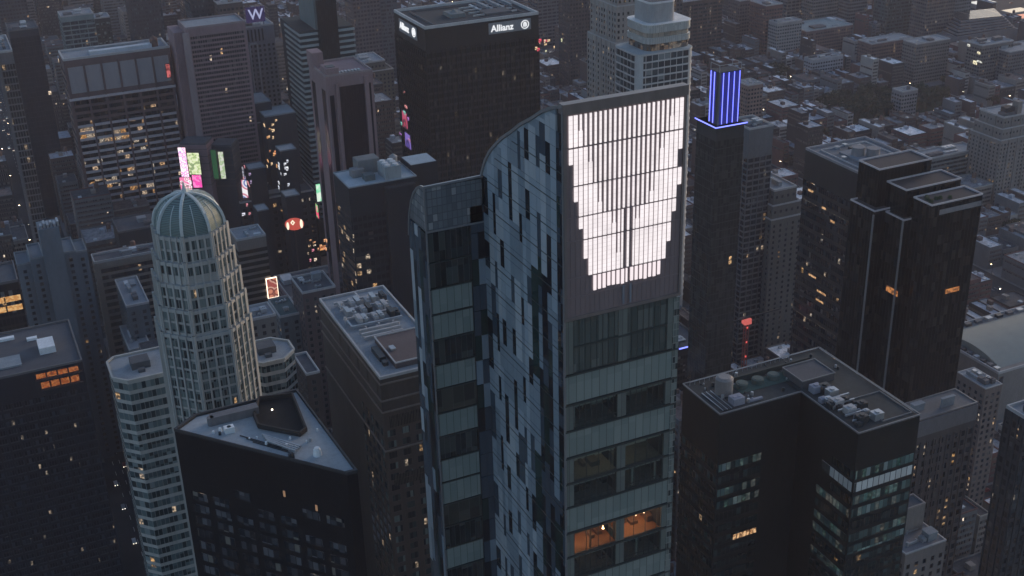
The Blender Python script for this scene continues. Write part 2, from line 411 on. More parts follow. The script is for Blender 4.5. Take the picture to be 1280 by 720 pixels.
    for c in range(24):
        q = MB(); any_ = False
        a = xs+c*pitch
        for ri, (zt, zb, lo, hi, fl, fr) in enumerate(rows):
            if ri == 5:
                if c < lo or c > hi: continue
                q.box(a+.12, Y0-.3, zb+rd.uniform(-.15, .15), a+pitch*(.72 if c != 12 else .45), Y0-.14, zt, 1); any_ = True; continue
            zb2 = zb; zt2 = zt
            if c < lo-1 or c > hi+1: continue
            if c < lo: zb2 = zt-(zt-zb)*rd.uniform(.35, .6)
            if c > hi: zb2 = zt-(zt-zb)*rd.uniform(.3, .6)
            full = c <= fl or c >= fr
            near = (c == fl+1 or c == int(fr)-1) and ri < 5
            if full:
                q.box(a+.09, Y0-.3, zb2, a+pitch-.16, Y0-.14, zt2, 0)
            else:
                if ri >= 3 and c in (11, 13):
                    q.box(a+pitch*(.09 if c == 11 else .55), Y0-.3, zb2, a+pitch*(.42 if c == 11 else .84), Y0-.14, zt2, 0); continue
                q.box(a+pitch*.30, Y0-.3, zb2, a+pitch*.69, Y0-.14, zt2, 0)
                if near: # stepped edge of the lit field
                    zm = zt-(zt-zb)*rd.uniform(.4, .7)
                    q.box(a+.09, Y0-.28, zb2, a+pitch-.16, Y0-.15, zm, 0)
            any_ = True
        if any_: q.build('light_strip', [led, led2], crown)
    for c in (99.2, 100.6): MB().box(c-.2, Y0-.3, 268.3, c+.2, Y0-.14, 271.9).build('unlit_strip', stone('unlit_strip', (.2, .22, .26), .4, .1, .3), crown)
    # street face, floor by floor
    lightg = panes('panel_pale_green', 1.55, 50, [(3, (.20, .245, .235)), (2, (.225, .27, .26)), (1, (.175, .22, .212))], mull=.06, mcol=(.05, .07, .07), rough=.28)
    lightg2 = panes('panel_grey_green', 1.55, 50, [(3, (.13, .155, .145)), (2, (.145, .17, .16)), (1, (.12, .14, .135))], mull=.06, mcol=(.05, .06, .06), rough=.3)
    darkg = panes('window_deep', 1.2, 50, [(4, (.012, .016, .018)), (3, (.02, .027, .028)), (1, (.05, .06, .058))], mull=.07, mcol=(.04, .05, .05), rough=.06, spec=.8)
    dimg = panes('window_dim', 2.4, 50, [(3, (.04, .045, .04)), (2, (.065, .068, .06)), (1, (.03, .032, .03))], lit=.0, mull=.05, mcol=(.045, .05, .048), rough=.1)
    tall = panes('window_tall', 1.55, 50, [(3, (.025, .036, .036)), (2, (.032, .045, .044)), (1, (.04, .055, .052))], mull=.05, mcol=(.06, .075, .073), rough=.1)
    # clear glass: mirrors a little, shows the room behind
    cg, cnt, cb_ = nodes('clear_glass'); cnt.nodes.remove(cb_)
    tr_ = cnt.nodes.new('ShaderNodeBsdfTransparent'); tr_.inputs[0].default_value = (.82, .88, .86, 1); gs_ = cnt.nodes.new('ShaderNodeBsdfGlossy'); gs_.inputs['Roughness'].default_value = .03; gs_.inputs[0].default_value = (.75, .85, .85, 1)
    lw_ = cnt.nodes.new('ShaderNodeLayerWeight'); lw_.inputs[0].default_value = .5; fo_ = math_n(cnt, 'ADD', math_n(cnt, 'MULTIPLY', math_n(cnt, 'POWER', lw_.outputs['Facing'], 3.0), .6), .10); mxs = cnt.nodes.new('ShaderNodeMixShader')
    cnt.links.new(fo_, mxs.inputs[0]); cnt.links.new(tr_.outputs[0], mxs.inputs[1]); cnt.links.new(gs_.outputs[0], mxs.inputs[2]); cnt.links.new(mxs.outputs[0], cnt.nodes['Material Output'].inputs['Surface'])
    rmats = {'room': [stone('room_wall', (.52, .31, .25), .8, .25, .5, False), stone('room_floor', (.24, .12, .06), .6, .2, .5, False), stone('room_furniture', (.14, .08, .05), .6, .2, .5, False), stone('room_curtain', (.40, .2, .1), .9, .2, .5)],
             'i': [stone('dim_wall', (.48, .47, .42), .8, .25, .5, False), stone('dim_floor', (.20, .18, .14), .6, .2, .5, False), stone('dim_furniture', (.10, .09, .08), .6, .3, .5, False), stone('dim_curtain', (.42, .42, .38), .9, .15, .5)],
             'd': [stone('dark_wall', (.26, .29, .28), .8, .3, .5, False), stone('dark_floor', (.17, .17, .16), .6, .2, .5, False), stone('dark_furniture', (.04, .04, .04), .6, .3, .5, False), stone('dark_curtain', (.36, .38, .37), .9, .2, .5)]}
    rmats['tall'] = rmats['d']
    tallg = panes('tall_milky', 1.55, 50, [(3, (.07, .088, .084)), (2, (.085, .105, .10)), (1, (.06, .075, .072)), (1, (.11, .13, .125))], mull=.05, mcol=(.13, .15, .145), rough=.2)
    bulb = glow('room_lamp', (1, .55, .30), 17); bulb2 = glow('room_lamp_dim', (1, .85, .65), 7)
    rr_ = random.Random(23)
    for zt, zb, k in FL:
        f_, c_ = zb+.3, zt-.25
        if k == 'l': MB().box(X0+.05, Y0-.02, zb+.35, X1-1.2, Y0+.29, zt-.2).build('spandrel_band', lightg, t)
        else:
            mull_ = 1.3
            if zt > 200:
                q = MB()
                for xa, xb in ((X0+1.85, 98.45), (100.15, X1-2.55)):
                    q.box(xa, Y0+6.05, f_, xb, Y0+6.28, c_, 0); q.box(xa, Y0+.35, zb+.05, xb, Y0+6.05, f_, 1); q.box(xa, Y0+.35, c_, xb, Y0+6.05, zt-.03, 0)
                    x = xa+.2
                    while x < xb-.8:
                        w_ = rr_.uniform(.4, 1.9); w_ = min(w_, xb-x-.1); u = rr_.random()
                        if u < .34: q.box(x, Y0+rr_.uniform(2.5, 4.5), f_, x+w_, Y0+5.4, f_+rr_.uniform(.6, 1.4), 2)
                        elif u < .55: q.box(x, Y0+5.2, f_, x+w_*.6, Y0+5.9, f_+rr_.uniform(1.6, 3.0), 2)
                        elif u < .68: q.box(x, Y0+.75, f_, x+w_*.35, Y0+.95, c_-.1, 3)
                        elif u < .8: q.box(x, Y0+5.9, f_+1.5, x+w_, Y0+6.04, f_+2.9, 3)
                        x += w_+rr_.uniform(.15, .9)
                    q.box(xa, Y0+.75, c_-.9 if k != 'tall' else c_-.2, xb, Y0+.9, c_, 3)
                    if k == 'tall': q.box(xa, Y0+.4, 261.6, xb, Y0+6, 262.0, 1)
                rm = q.build('lit_room' if k == 'room' else 'room', rmats[k], t); sub(rm, t)
                if k == 'room':
                    for xx, yy, zz, s in ((92.4, 2.6, 220.2, .3), (94.6, 3.6, 219.0, .2), (96.6, 1.9, 219.6, .16), (90.6, 3.0, 218.9, .2), (103.4, 2.2, 220.9, .42), (106.4, 3.2, 219.4, .22), (101.3, 3.0, 218.8, .2), (105.0, 4.5, 219.8, .16)):
                        MB().cyl(xx, Y0+yy, zz, zz+s*.7, s*1.3, s*.8, 12).bar((xx, Y0+yy, zz+s*.7), (xx, Y0+yy, c_), .02).build('lamp', bulb, rm)
                    for k2 in range(10): MB().cyl(103.4+.8*math.cos(k2*.63), Y0+2.2+.8*math.sin(k2*.63), 220.6, 220.75, .07, n=6).build('lamp', bulb, rm)
                elif k == 'i':
                    for k2 in range(4): xx = rr_.uniform(91, 106); MB().cyl(xx, Y0+3, c_-1.2, c_-1.0, .22, .14, 10).build('lamp', bulb2, rm)
                for xa, xb in ((X0+1.75, 98.4), (100.2, X1-2.45)): MB().box(xa, Y0+.12, f_, xb, Y0+.15, zt-.2).build('window_pane', cg if k != 'tall' else tallg, t)
            else: 
                for xa, xb in ((X0+1.7, 98.4), (100.2, X1-2.4)): MB().box(xa, Y0+.02, f_+.05, xb, Y0+.29, c_).build('window_band', darkg, t)
            q = MB(); n_ = 14; x = X0+1.75
            while x < X1-2.4:
                if not 98.3 < x < 100.1: q.box(x, Y0+.02, f_, x+.07, Y0+.2, zt-.2)
                x += 1.18 if k != 'i' and k != 'room' else 2.6
            q.box(X0+1.7, Y0, c_, X1-2.4, Y0+.25, zt-.18); q.box(X0+1.7, Y0, f_-.02, X1-2.4, Y0+.25, f_+.1)
            if k == 'd': q.box(X0+1.7, Y0+.01, f_+1.0, X1-2.4, Y0+.18, f_+1.06)
            q.build('window_frame', mull, t)
            for xa, xb in ((X0+.05, X0+1.7), (98.4, 100.2), (X1-2.4, X1-1.2)): MB().box(xa, Y0-.04, zb+.3, xb, Y0+.29, zt-.2).build('pier', lightg2, t)
            if k == 'tall': MB().box(X0+1.7, Y0-.1, 261.6, X1-2.4, Y0+.05, 262.0).build('transom', mull, t)
        MB().box(X0, Y0-.22, zb-.16, X1, Y0+.3, zb+.16).build('ledge', mull, t)
    # curved corner strip at the right edge of the street face
    cs = panes('corner_panes', .6, 1.4, [(3, (.13, .16, .155)), (3, (.20, .235, .225)), (1, (.03, .04, .042))], mull=.15, hm=.12, mcol=(.2, .22, .21))
    MB().box(X1-1.15, Y0-.12, 166, X1+.05, Y0+.29, 267).build('corner_strip', cs, t)
    # blue side: vertical strips, each of panels of different length and tint
    blue = [stone('panel_blue_light', (.33, .40, .47), .3, .1, .25, True, .15), stone('panel_blue_mid', (.23, .29, .35), .28, .12, .25, True, .15), stone('panel_blue_grey', (.40, .45, .50), .33, .12, .25, True, .1),
            stone('panel_slate', (.05, .07, .095), .15, .2, .25, True, .0), stone('panel_night', (.010, .014, .02), .08, .2, .25), stone('panel_green_dark', (.015, .035, .034), .1, .4, .25)]
    def ztop(y):
        for (a, b_) in zip(prof, prof[1:]):
            if a[0] <= y <= b_[0]: return a[1]+(b_[1]-a[1])*(y-a[0])/(b_[0]-a[0])
        return prof[-1][1]
    rd = random.Random(11)
    ys = [(Y0+2.4, 0)]; slim = 0
    while ys[-1][0] < Y1-1.4:
        w_ = rd.choice([1.2, 1.5, 1.8]) if slim else rd.choice([1.6, 2.2, 2.8]); ys.append((ys[-1][0]+w_, slim)); slim = 1-slim
    ys[-1] = (Y1, ys[-1][1])
    for ci in range(len(ys)-1):
        ya, yb = ys[ci][0], ys[ci+1][0]; sl = ys[ci+1][1]
        q = MB(); zz = 150.0+(rd.choice([0, 2.8]) if sl else 0); zc = min(ztop(ya), ztop(yb))-.5
        on = rd.random() < .5
        while zz < zc:
            near = (ya-Y0) < 12.5; low = zz < 262+(ya-Y0)  # low panels near the corner: a dark greenish reflection put into their tint
            if sl:
                h = rd.choice([5.6, 5.6, 8.4, 11.2]); on = not on
                m = rd.choice([4, 4, 3]) if on else rd.choice([0, 1, 2, 1])
                if near and low and not on: m = rd.choice([3, 5, 1])
            else:
                h = rd.choice([5.6, 11.2, 16.8]); m = rd.choice([0, 0, 1, 2, 0, 1, 2, 1, 3])
                if near and low: m = rd.choice([5, 3, 4, 1, 5])
            z2 = min(zz+h, zc)
            q.box(X0-.02-.04*(m < 3), ya+.03, zz+.04, X0+.29, yb-.03, z2-.03, m)
            k2 = zz+2.8
            while k2 < z2-.5 and m < 3: q.box(X0-.075, ya+.03, k2-.03, X0-.05, yb-.03, k2+.03, 3); k2 += 2.8
            zz = z2
        a, c = (ya+.05, ztop(ya)-.35), (yb-.05, ztop(yb)-.35)
        q.prism_x([(ya+.05, zc), (yb-.05, zc), c, a][::-1], X0-.04, X0+.29, rd.choice([0, 1]))
        q.build('facade_strip', blue, t)
    # dark corner strip of the side
    q = MB(); zz = 150
    for k in range(56):
        q.box(X0-.04, Y0+.1, zz+.05, X0+.29, Y0+1.2, zz+2.75, rd.choice([4, 4, 3, 4])); q.box(X0-.04, Y0+1.25, zz+.05, X0+.29, Y0+2.35, zz+2.75, rd.choice([4, 5, 3, 4])); zz += 2.8
        if zz > 300: break
    q.build('facade_strip', blue, t)
    for k in range(26):
        zz = 160+5.6*k
        if zz < 300: 
            ye = next((p[0] for p in reversed(prof) if p[1] > zz+1), Y1); ye = min(ye, Y1)
            MB().box(X0-.13, Y0, zz-.08, X0-.02, ye, zz+.08).build('floor_line', mull, t)
    MB().box(X0-.2, Y0-.2, 150, X0+.15, Y0+.12, 305).build('corner_trim', edge, t)
    # curved roof skin and rim along the profile
    q = MB()
    for (a, c) in zip(prof, prof[1:]):
        q.bar((X0, a[0], a[1]), (X0, c[0], c[1]), .28)
    q.build('curved_rim', edge, t); q = MB()
    for (a, c) in zip(prof, prof[1:]): q.bar((X1, a[0], a[1]), (X1, c[0], c[1]), .28)
    q.build('curved_rim', edge, t)
    q = MB(); n0 = 0
    for (a, c) in zip(prof, prof[1:]):
        n = len(q.v); q.v += [(X0+.1, a[0], a[1]-.12), (X1-.1, a[0], a[1]-.12), (X1-.1, c[0], c[1]-.12), (X0+.1, c[0], c[1]-.12)]; q.f.append((n, n+1, n+2, n+3)); q.m.append(0)
    q.build('curved_roof', stone('roof_glass', (.10, .12, .14), .25, .2, .3, False, .4), t)
    # ---- lower wing at the left
    WX0, WX1, WY0, WY1 = 75.6, 87.6, 205.8, 215.8
    wp = [(205.8, 283.2), (207.5, 282.9), (209.5, 281.9), (211.5, 280.2), (213.4, 277.6), (214.9, 274.2), (215.7, 270)]
    q = MB(); q.box(WX0+.3, WY0+.3, 0, WX1+.6, WY1-.3, 268)
    q.prism_x([(WY0+.3, 268), (WY0+.3, 282.8)]+[(y, z-.3) for y, z in wp[1:]]+[(215.5, 268)], WX0+.3, WX1+1.5)
    q.box(WX1+1, WY1-.3, 0, WX1+10, 240, 255)
    q.build('wing_wall', core, t)
    lat = panes('crown_lattice', 1.0, 1.55, [(3, (.13, .15, .17)), (2, (.16, .18, .2)), (1, (.10, .115, .135)), (.5, (.3, .31, .32))], mull=.12, hm=.1, mcol=(.09, .1, .115), rough=.3)
    q = MB(); q.box(WX0+.05, WY0-.03, 274.2, WX1-.3, WY0+.29, 282.9); q.build('wing_crown', lat, t)
    q = MB(); q.prism_x([(WY0, 274.2), (WY0, 283)]+wp[1:-1], WX0-.02, WX0+.29); q.build('wing_crown_side', lat, t)
    q = MB()
    for (a, c) in zip(wp, wp[1:]): q.bar((WX0, a[0], a[1]), (WX0, c[0], c[1]), .2)
    q.bar((WX0, WY0, 283.2), (WX1, WY0, 283.4), .22); q.bar((WX0, WY0-.05, 274.1), (WX1, WY0-.05, 274.1), .16); q.bar((WX0, WY0, 150), (WX0, WY0, 283.2), .14)
    q.build('wing_rim', edge, t)
    q = MB()
    for (a, c) in zip(wp, wp[1:]):
        n = len(q.v); q.v += [(WX0+.1, a[0], a[1]-.1), (WX1+1, a[0], a[1]-.1), (WX1+1, c[0], c[1]-.1), (WX0+.1, c[0], c[1]-.1)]; q.f.append((n, n+1, n+2, n+3)); q.m.append(0)
    q.build('wing_roof', MATS['roof_glass'], t)
    wseq = [(274, 267.5, 'd'), (267.5, 262, 'd'), (262, 256.4, 'l'), (256.4, 250.8, 'l'), (250.8, 245.2, 'd'), (245.2, 239.6, 'l'), (239.6, 234, 'i'), (234, 228.4, 'l'), (228.4, 222.8, 'd'), (222.8, 217.2, 'l'), (217.2, 211.6, 'l'), (211.6, 206, 'i'), (206, 200.4, 'd'), (200.4, 194.8, 'l'), (194.8, 189.2, 'd'), (189.2, 183.6, 'l'), (183.6, 178, 'l')]
    for zt, zb, k in wseq:
        mt = {'l': lightg, 'd': darkg, 'i': dimg}[k]
        MB().box(WX0+.3, WY0-.02, zb+.3, 84.4, WY0+.29, zt-.2).build('window_band' if k != 'l' else 'spandrel_band', mt, t)
        MB().box(WX0, WY0-.16, zb-.12, 84.6, WY0+.3, zb+.12).build('ledge', mull, t)
    q = MB(); zz = 160
    while zz < 273:
        for i, (a, c) in enumerate(((84.7, 86.1), (86.15, 87.55))): q.box(a, WY0-.03, zz+.05, c, WY0+.29, zz+5.5, rd.choice([4, 3, 3, 5, 1]))
        zz += 5.6
    q.build('facade_strip', blue, t)
    ys2 = [WY0+.15, WY0+1.6, WY0+3.2, WY0+4.8, WY0+6.6, WY0+8.2, WY1-.1]
    for ci, (ya, yb) in enumerate(zip(ys2, ys2[1:])):
        q = MB(); zz = 150.0+rd.random()*3
        while zz < 273.5:
            h = rd.choice([5.6, 8.4, 11.2]); z2 = min(zz+h, 273.7)
            m = rd.choice([4, 3, 3, 5, 1, 4] if ci < 3 else [3, 4, 1, 3, 2])
            q.box(WX0-.03, ya+.04, zz+.05, WX0+.29, yb-.04, z2-.04, m); zz = z2
        q.build('facade_strip', blue, t)
hero()

# ------------------------------------------------------------------ triangular black tower
def triangle_tower():
    z = 218; P = [at(218, 539, z), at(434, 594, z), at(447, 591, z), at(371, 489, z), at(243, 521, z)]
    t = thing('black_tower', 'black glass tower with a pale grey triangular roof in front of the domed tower', 'skyscraper', (45, 240, 0))
    blk = stone('black_cladding', (.016, .015, .017), .3, .25, .3)
    # counter-clockwise in plan
    A = sum(P[i][0]*P[(i+1) % 5][1]-P[(i+1) % 5][0]*P[i][1] for i in range(5))
    if A < 0: P = P[::-1]
    MB().prism(P, 0, z).build('wall', blk, t)
    cx = sum(p[0] for p in P)/5; cy = sum(p[1] for p in P)/5
    sh = lambda f, dz=0: [(cx+(p[0]-cx)*f, cy+(p[1]-cy)*f) for p in P]
    MB().prism(sh(.965), z, z+.15).build('roof', stone('roof_pale_blue', (.36, .385, .405), .85, .16, .5, False, .0, 1.6), t)
    q = MB(); I = sh(.972); O = sh(1.004)
    for i in range(5):
        j = (i+1) % 5
        q.prism([O[i], O[j], I[j], I[i]], z, z+.75)
    q.build('parapet', stone('parapet_black', (.05, .05, .055), .6, .2, .3), t)
    FOOT.append((29, 216, 60, 257))
    # window bands along the long slanting face and their panes
    a = Vector(at(218, 539, z)); b = Vector(at(434, 594, z)); d = (b-a); Ln = d.length; d.normalize(); nrm = Vector((d.y, -d.x))
    if nrm.dot(-a) < 0: nrm = -nrm
    g = panes('glass_smoked', 1.15, 50, [(4, (.02, .022, .027)), (3, (.055, .058, .068)), (2, (.10, .105, .12)), (.5, (.16, .15, .13))], lit=.01, lits=0.264, mull=.14, mcol=(.012, .012, .014), rough=.2)
    rd = random.Random(4)
    for fl in range(24):
        zz = z-14-fl*3.5
        for k in range(7):
            if rd.random() < (.25 if fl < 2 else .06): continue
            s0 = .05*Ln+k*Ln*.135; s1 = s0+Ln*.095
            p0 = a+d*s0; p1 = a+d*s1
            MB().prism([tuple(p0+nrm*.1), tuple(p0-nrm*.2), tuple(p1-nrm*.2), tuple(p1+nrm*.1)][::-1] if True else 0, zz, zz+2.1).build('window_band', g, t)
    # lit windows high up and rooftop kit
    lw = glow('window_warm_lit', (1, .6, .35), .12, False)
    for s, zz in ((.62, 208), (.80, 206.5), (.70, 172)):
        p0 = a+d*(Ln*s); p1 = p0+d*.55
        MB().prism([tuple(p0-nrm*.2), tuple(p0+nrm*.08), tuple(p1+nrm*.08), tuple(p1-nrm*.2)], zz, zz+1.5).build('lit_window', lw, t)
    def rp(px, py, zz=z+.15): return at(px, py, zz)
    pit = [rp(324, 502), rp(366, 497), rp(372, 512), rp(383, 540), rp(375, 546), rp(324, 536), rp(318, 522)]
    Apit = sum(pit[i][0]*pit[(i+1) % 7][1]-pit[(i+1) % 7][0]*pit[i][1] for i in range(7))
    if Apit < 0: pit = pit[::-1]
    MB().prism(pit, z+.16, z+.45).build('plant_well', stone('well_dark', (.02, .018, .018), .9, .3, .5, False), t)
    q = MB()
    for i in range(7):
        j = (i+1) % 7; q.bar((*pit[i], z+1.3), (*pit[j], z+1.3), .22); q.bar((*pit[i], z+.3), (*pit[i], z+1.3), .2)
        q.bar((*pit[i], z+.75), (*pit[j], z+.75), .3)
    q.build('well_wall', stone('well_wall', (.04, .035, .035), .7, .3, .5), t)
    x0, y0 = rp(265, 533); x1, y1 = rp(322, 514)
    MB().box(x0, y0, z+.15, x1, y0+2.2, z+2.2).cyl(x0, y0+.7, z+.15, z+2.2, .8, n=12).cyl(x1-1, y0+.7, z+1.6, z+1.9, .5, n=10).build('air_handler', stone('unit_grey', (.16, .155, .165), .6, .2, .5), t)
    x, y = rp(287, 540); MB().box(x-1.1, y-.8, z+.15, x+1.1, y+.8, z+1.6).cyl(x, y, z+1.4, z+1.6, .5, n=12).build('cooling_unit', stone('unit_pale', (.75, .78, .8), .5, .1, .5), t)
    x, y = rp(397, 569); MB().cyl(x, y, z+.15, z+1.7, 1.0, .8, 14).cyl(x, y, z+1.7, z+2.1, .6, n=12).build('vent_pot', MATS['unit_pale'], t)
    x, y = rp(365, 573); MB().box(x-.7, y-.5, z+.15, x+.5, y+.5, z+1.3).cyl(x, y, z+1.3, z+1.6, .4, n=10).build('fan_unit', DKMETAL, t)
    for i in range(4):
        a1 = rp(328+i*2, 545+i*3.2); b1 = rp(376-i*2, 560+i*2.5); MB().bar((*a1, z+.6+.12*i), (*b1, z+.6+.12*i), .17).bar((*a1, z+.15), (*a1, z+.6+.1*i), .1).build('pipe', METAL, t)
    x, y = rp(385, 555); MB().bar((x, y, z), (x, y, z+3.2), .05).bar((x-.4, y, z+2.7), (x+.4, y, z+2.7), .04).build('antenna', METAL, t)
    rd = random.Random(6)
    for k in range(16):
        a_, b2_ = rp(rd.uniform(262, 400), rd.uniform(538, 566)); 
        q = P; inside = all((q[(i+1) % 5][0]-q[i][0])*(b2_-q[i][1])-(q[(i+1) % 5][1]-q[i][1])*(a_-q[i][0]) > 1.2*((q[(i+1) % 5][0]-q[i][0])**2+(q[(i+1) % 5][1]-q[i][1])**2)**.5 for i in range(5))
        if inside: s_ = rd.uniform(.15, .42); MB().cyl(a_, b2_, z+.15, z+.3+s_*2, s_, s_*.8, 10).build('vent_pipe', rd.choice([METAL, DKMETAL, MATS['unit_pale']]), t)
    for k in range(3): a1 = rp(300+k*8, 545+k*4); b1 = rp(352+k*8, 560+k*4); MB().bar((*a1, z+.3), (*b1, z+.3), .09).build('pipe', DKMETAL, t)
    MB().cyl(*rp(341, 519), z+1.5, z+1.75, .18, n=8).build('roof_lamp', glow('roof_lamp', (1, .8, .6), 4, False), t)
triangle_tower()

# ------------------------------------------------------------------ domed stone tower
def domed_tower():
    cx, cy = 49.6, 318.0
    t = thing('domed_tower', 'slender pale stone tower with an eight sided green ribbed dome and small spire', 'skyscraper', (cx, cy, 0))
    FOOT.append((24, 300, 82, 372))
    st_ = stone('limestone', (.40, .405, .395), .8, .2, .25); rib = stone('dome_rib', (.55, .60, .60), .6, .12, .4)
    g = panes('tower_windows', .8, 3.15, [(3, (.02, .03, .036)), (2, (.06, .085, .09)), (4, (.13, .17, .175)), (2, (.2, .24, .24))], mull=.16, mcol=(.2, .23, .22), lit=.01)
    def octo(r, rot=22.5): return [(cx+r*math.cos(R_(rot+45*i)), cy+r*math.sin(R_(rot+45*i))) for i in range(8)]
    tiers = [(240, 233, 9.8), (233, 227, 10.7), (227, 220, 11.6), (220, 212.5, 12.3), (212.5, 0, 12.9)]
    for zt, zb, r in tiers:
        MB().prism(octo(r), zb, zt).build('wall', st_, t)
        MB().prism(octo(r+.25), zt-.7, zt+.25).build('cornice', st_, t)
    nw = 0
    for i in range(8):
        if True:
            a0 = R_(22.5+45*i); a1 = R_(22.5+45*(i+1)); mid = (a0+a1)/2
            n = Vector((math.cos(mid), math.sin(mid)))
            if n.dot(Vector((-cx, -cy)).normalized()) < -.1: continue
            for zt, zb, r in tiers:
                p = Vector((cx+r*math.cos(a0), cy+r*math.sin(a0))); q_ = Vector((cx+r*math.cos(a1), cy+r*math.sin(a1)))
                d = (q_-p); Ln = d.length; d.normalize(); zlow = max(zb, 120)
                pil = MB(); npil = 4
                for k in range(npil+1):
                    c = p+d*(Ln*k/npil); w = .5 if k in (0, npil) else .26
                    pil.prism([tuple(c-d*w-n*.1), tuple(c-d*w+n*.45), tuple(c+d*w+n*.45), tuple(c+d*w-n*.1)][::-1], zlow, zt+(.9 if k in (0, npil) else .5))
                pil.build('pilaster', st_, t)
                fl = 3.15; zz = zt-.85
                while zz-fl > zlow-.5:
                    zb2 = zz-fl+.75
                    q = MB(); q.prism([tuple(p+d*.5-n*.1), tuple(p+d*.5+n*.1), tuple(q_-d*.5+n*.1), tuple(q_-d*.5-n*.1)][::-1], zb2, zz)
                    if nw < 100: q.build('window_row', g, t); nw += 1
                    else: q.build('window_row', g, t) if nw < 100 else RESTS.append((q, g, t))
                    zz -= fl
    # dome: eight curved faces with ribs
    green = nodes('dome_copper'); m, nt, b = green
    gg = nt.nodes.new('ShaderNodeNewGeometry'); sp = nt.nodes.new('ShaderNodeSeparateXYZ'); L(nt, gg.outputs['Position'], sp.inputs[0])
    fr = math_n(nt, 'FRACT', math_n(nt, 'DIVIDE', sp.outputs[2], .42)); mk = math_n(nt, 'LESS_THAN', fr, .42)
    mc = nt.nodes.new('ShaderNodeMix'); mc.data_type = 'RGBA'; L(nt, mk, mc.inputs[0]); mc.inputs[6].default_value = (.15, .225, .22, 1); mc.inputs[7].default_value = (.07, .10, .10, 1)
    L(nt, mc.outputs[2], b.inputs['Base Color']); b.inputs['Roughness'].default_value = .55
    def dp(i, k, f=1.0):
        a = R_(22.5+45*i); th = math.pi/2*k/8; rr = 9.3*math.cos(th)**.82*f; return (cx+rr*math.cos(a), cy+rr*math.sin(a), 240.3+8.9*math.sin(th)*(1+(f-1)*.6))
    for i in range(8):
        q = MB()
        for k in range(8):
            n = len(q.v); q.v += [dp(i, k), dp(i+1, k), dp(i+1, k+1), dp(i, k+1)]; q.f.append((n, n+1, n+2, n+3)); q.m.append(0)
        q.build('dome_panel', m, t)
        q = MB()
        for k in range(8):
            if k < 7 or True: q.bar(dp(i, k, 1.02), dp(i, k+1, 1.02) if k < 7 else (cx, cy, 249.5), .36)
        q.build('dome_rib', rib, t)
        q = MB()
        pm = lambda k: tuple((Vector(dp(i, k, 1.0))+Vector(dp(i+1, k, 1.0)))/2*1.0)
        for k in range(5): q.bar(pm(k), pm(k+1), .1)
        q.build('dome_seam', rib, t)
    MB().cyl(cx, cy, 249.3, 250.4, 1.0, .7, 12).cyl(cx, cy, 250.4, 252.8, .6, .05, 10).build('spire', rib, t)
    # side wings
    for (wx, wy, r, zt, nm) in ((34.3, 349, 8.6, 186, 'left_wing'), (71.5, 344, 8.4, 184, 'right_wing')):
        O = [(wx+r*math.cos(R_(22.5+45*i)), wy+r*math.sin(R_(22.5+45*i))) for i in range(8)]
        if nm == 'left_wing': O = [(29, 340.6), (42.6, 340.6), (42.6, 358), (27.5, 358), (25.2, 355.5), (25.2, 344.6)]
        mx_ = sum(p[0] for p in O)/len(O); my_ = sum(p[1] for p in O)/len(O)
        inf = lambda d: [(mx_+(p[0]-mx_)*(1+d/8.5), my_+(p[1]-my_)*(1+d/8.5)) for p in O]
        b_ = MB(); b_.prism(O, 0, zt)
        w = b_.build('wing', st_, t); sub(w, t)
        MB().prism(inf(-.6), zt, zt+.15).build('wing_roof', ROOF_M, w)
        for i in range(len(O)):
            j = (i+1) % len(O)
            MB().bar((*O[i], zt+.4), (*O[j], zt+.4), .3).build('wing_parapet', st_, w)
        MB().box(wx-3, wy-2, zt+.15, wx+2.5, wy+3, zt+2.4).box(wx-1.5, wy-4.5, zt+.15, wx+.5, wy-3, zt+1.2).build('penthouse', ROOF_D, w)
        gl = panes('wing_windows', 1.3, 50, [(4, (.02, .035, .04)), (2, (.07, .10, .11)), (3, (.11, .155, .165)), (1, (.2, .25, .26))], mull=.14, mcol=(.16, .19, .19), lit=.012)
        for k in range(26):
            zz = zt-3.5*(k+1)+.5
            if pj(wx, wy, zz)[1] > 760: break
            MB().prism(inf(.09), zz, zz+2.2).build('window_row', gl, w)
RESTS = []
domed_tower()
if RESTS:
    q = MB(); g0 = RESTS[0][1]; t0 = RESTS[0][2]
    for r_ in RESTS:
        n = len(q.v); q.v += r_[0].v; q.f += [tuple(v+n for v in f) for f in r_[0].f]; q.m += r_[0].m
    q.build('window_row', g0, t0, kind='stuff')
#PART3
# ------------------------------------------------------------------ named neighbours
def W(name, rgb, **k): return stone(name, rgb, **k)
def st(kind, wall, glass, **k): d = dict(kind=kind, wall=wall, glass=glass); d.update(k); return d
BLACKW = W('facade_black', (.022, .022, .025), rough=.4)
GREYW = W('facade_grey', (.17, .175, .18)); BROWNW = W('facade_brown', (.075, .06, .055)); PINKW = W('facade_pink', (.21, .155, .16))
BEIGEW = W('facade_beige', (.27, .25, .225)); SLATEW = W('facade_slate', (.12, .15, .175)); BRICK = W('brick_red_brown', (.16, .095, .08))
OLIVEW = W('facade_olive', (.13, .12, .10)); TEALW = W('facade_teal', (.07, .10, .11)); NAVYW = W('facade_navy', (.035, .045, .06))
CREAMW = W('facade_cream', (.38, .36, .33)); MAUVEW = W('facade_mauve', (.26, .185, .20))

ROOFP = W('roof_patch', (.12, .125, .13), streak=False, var=.4)
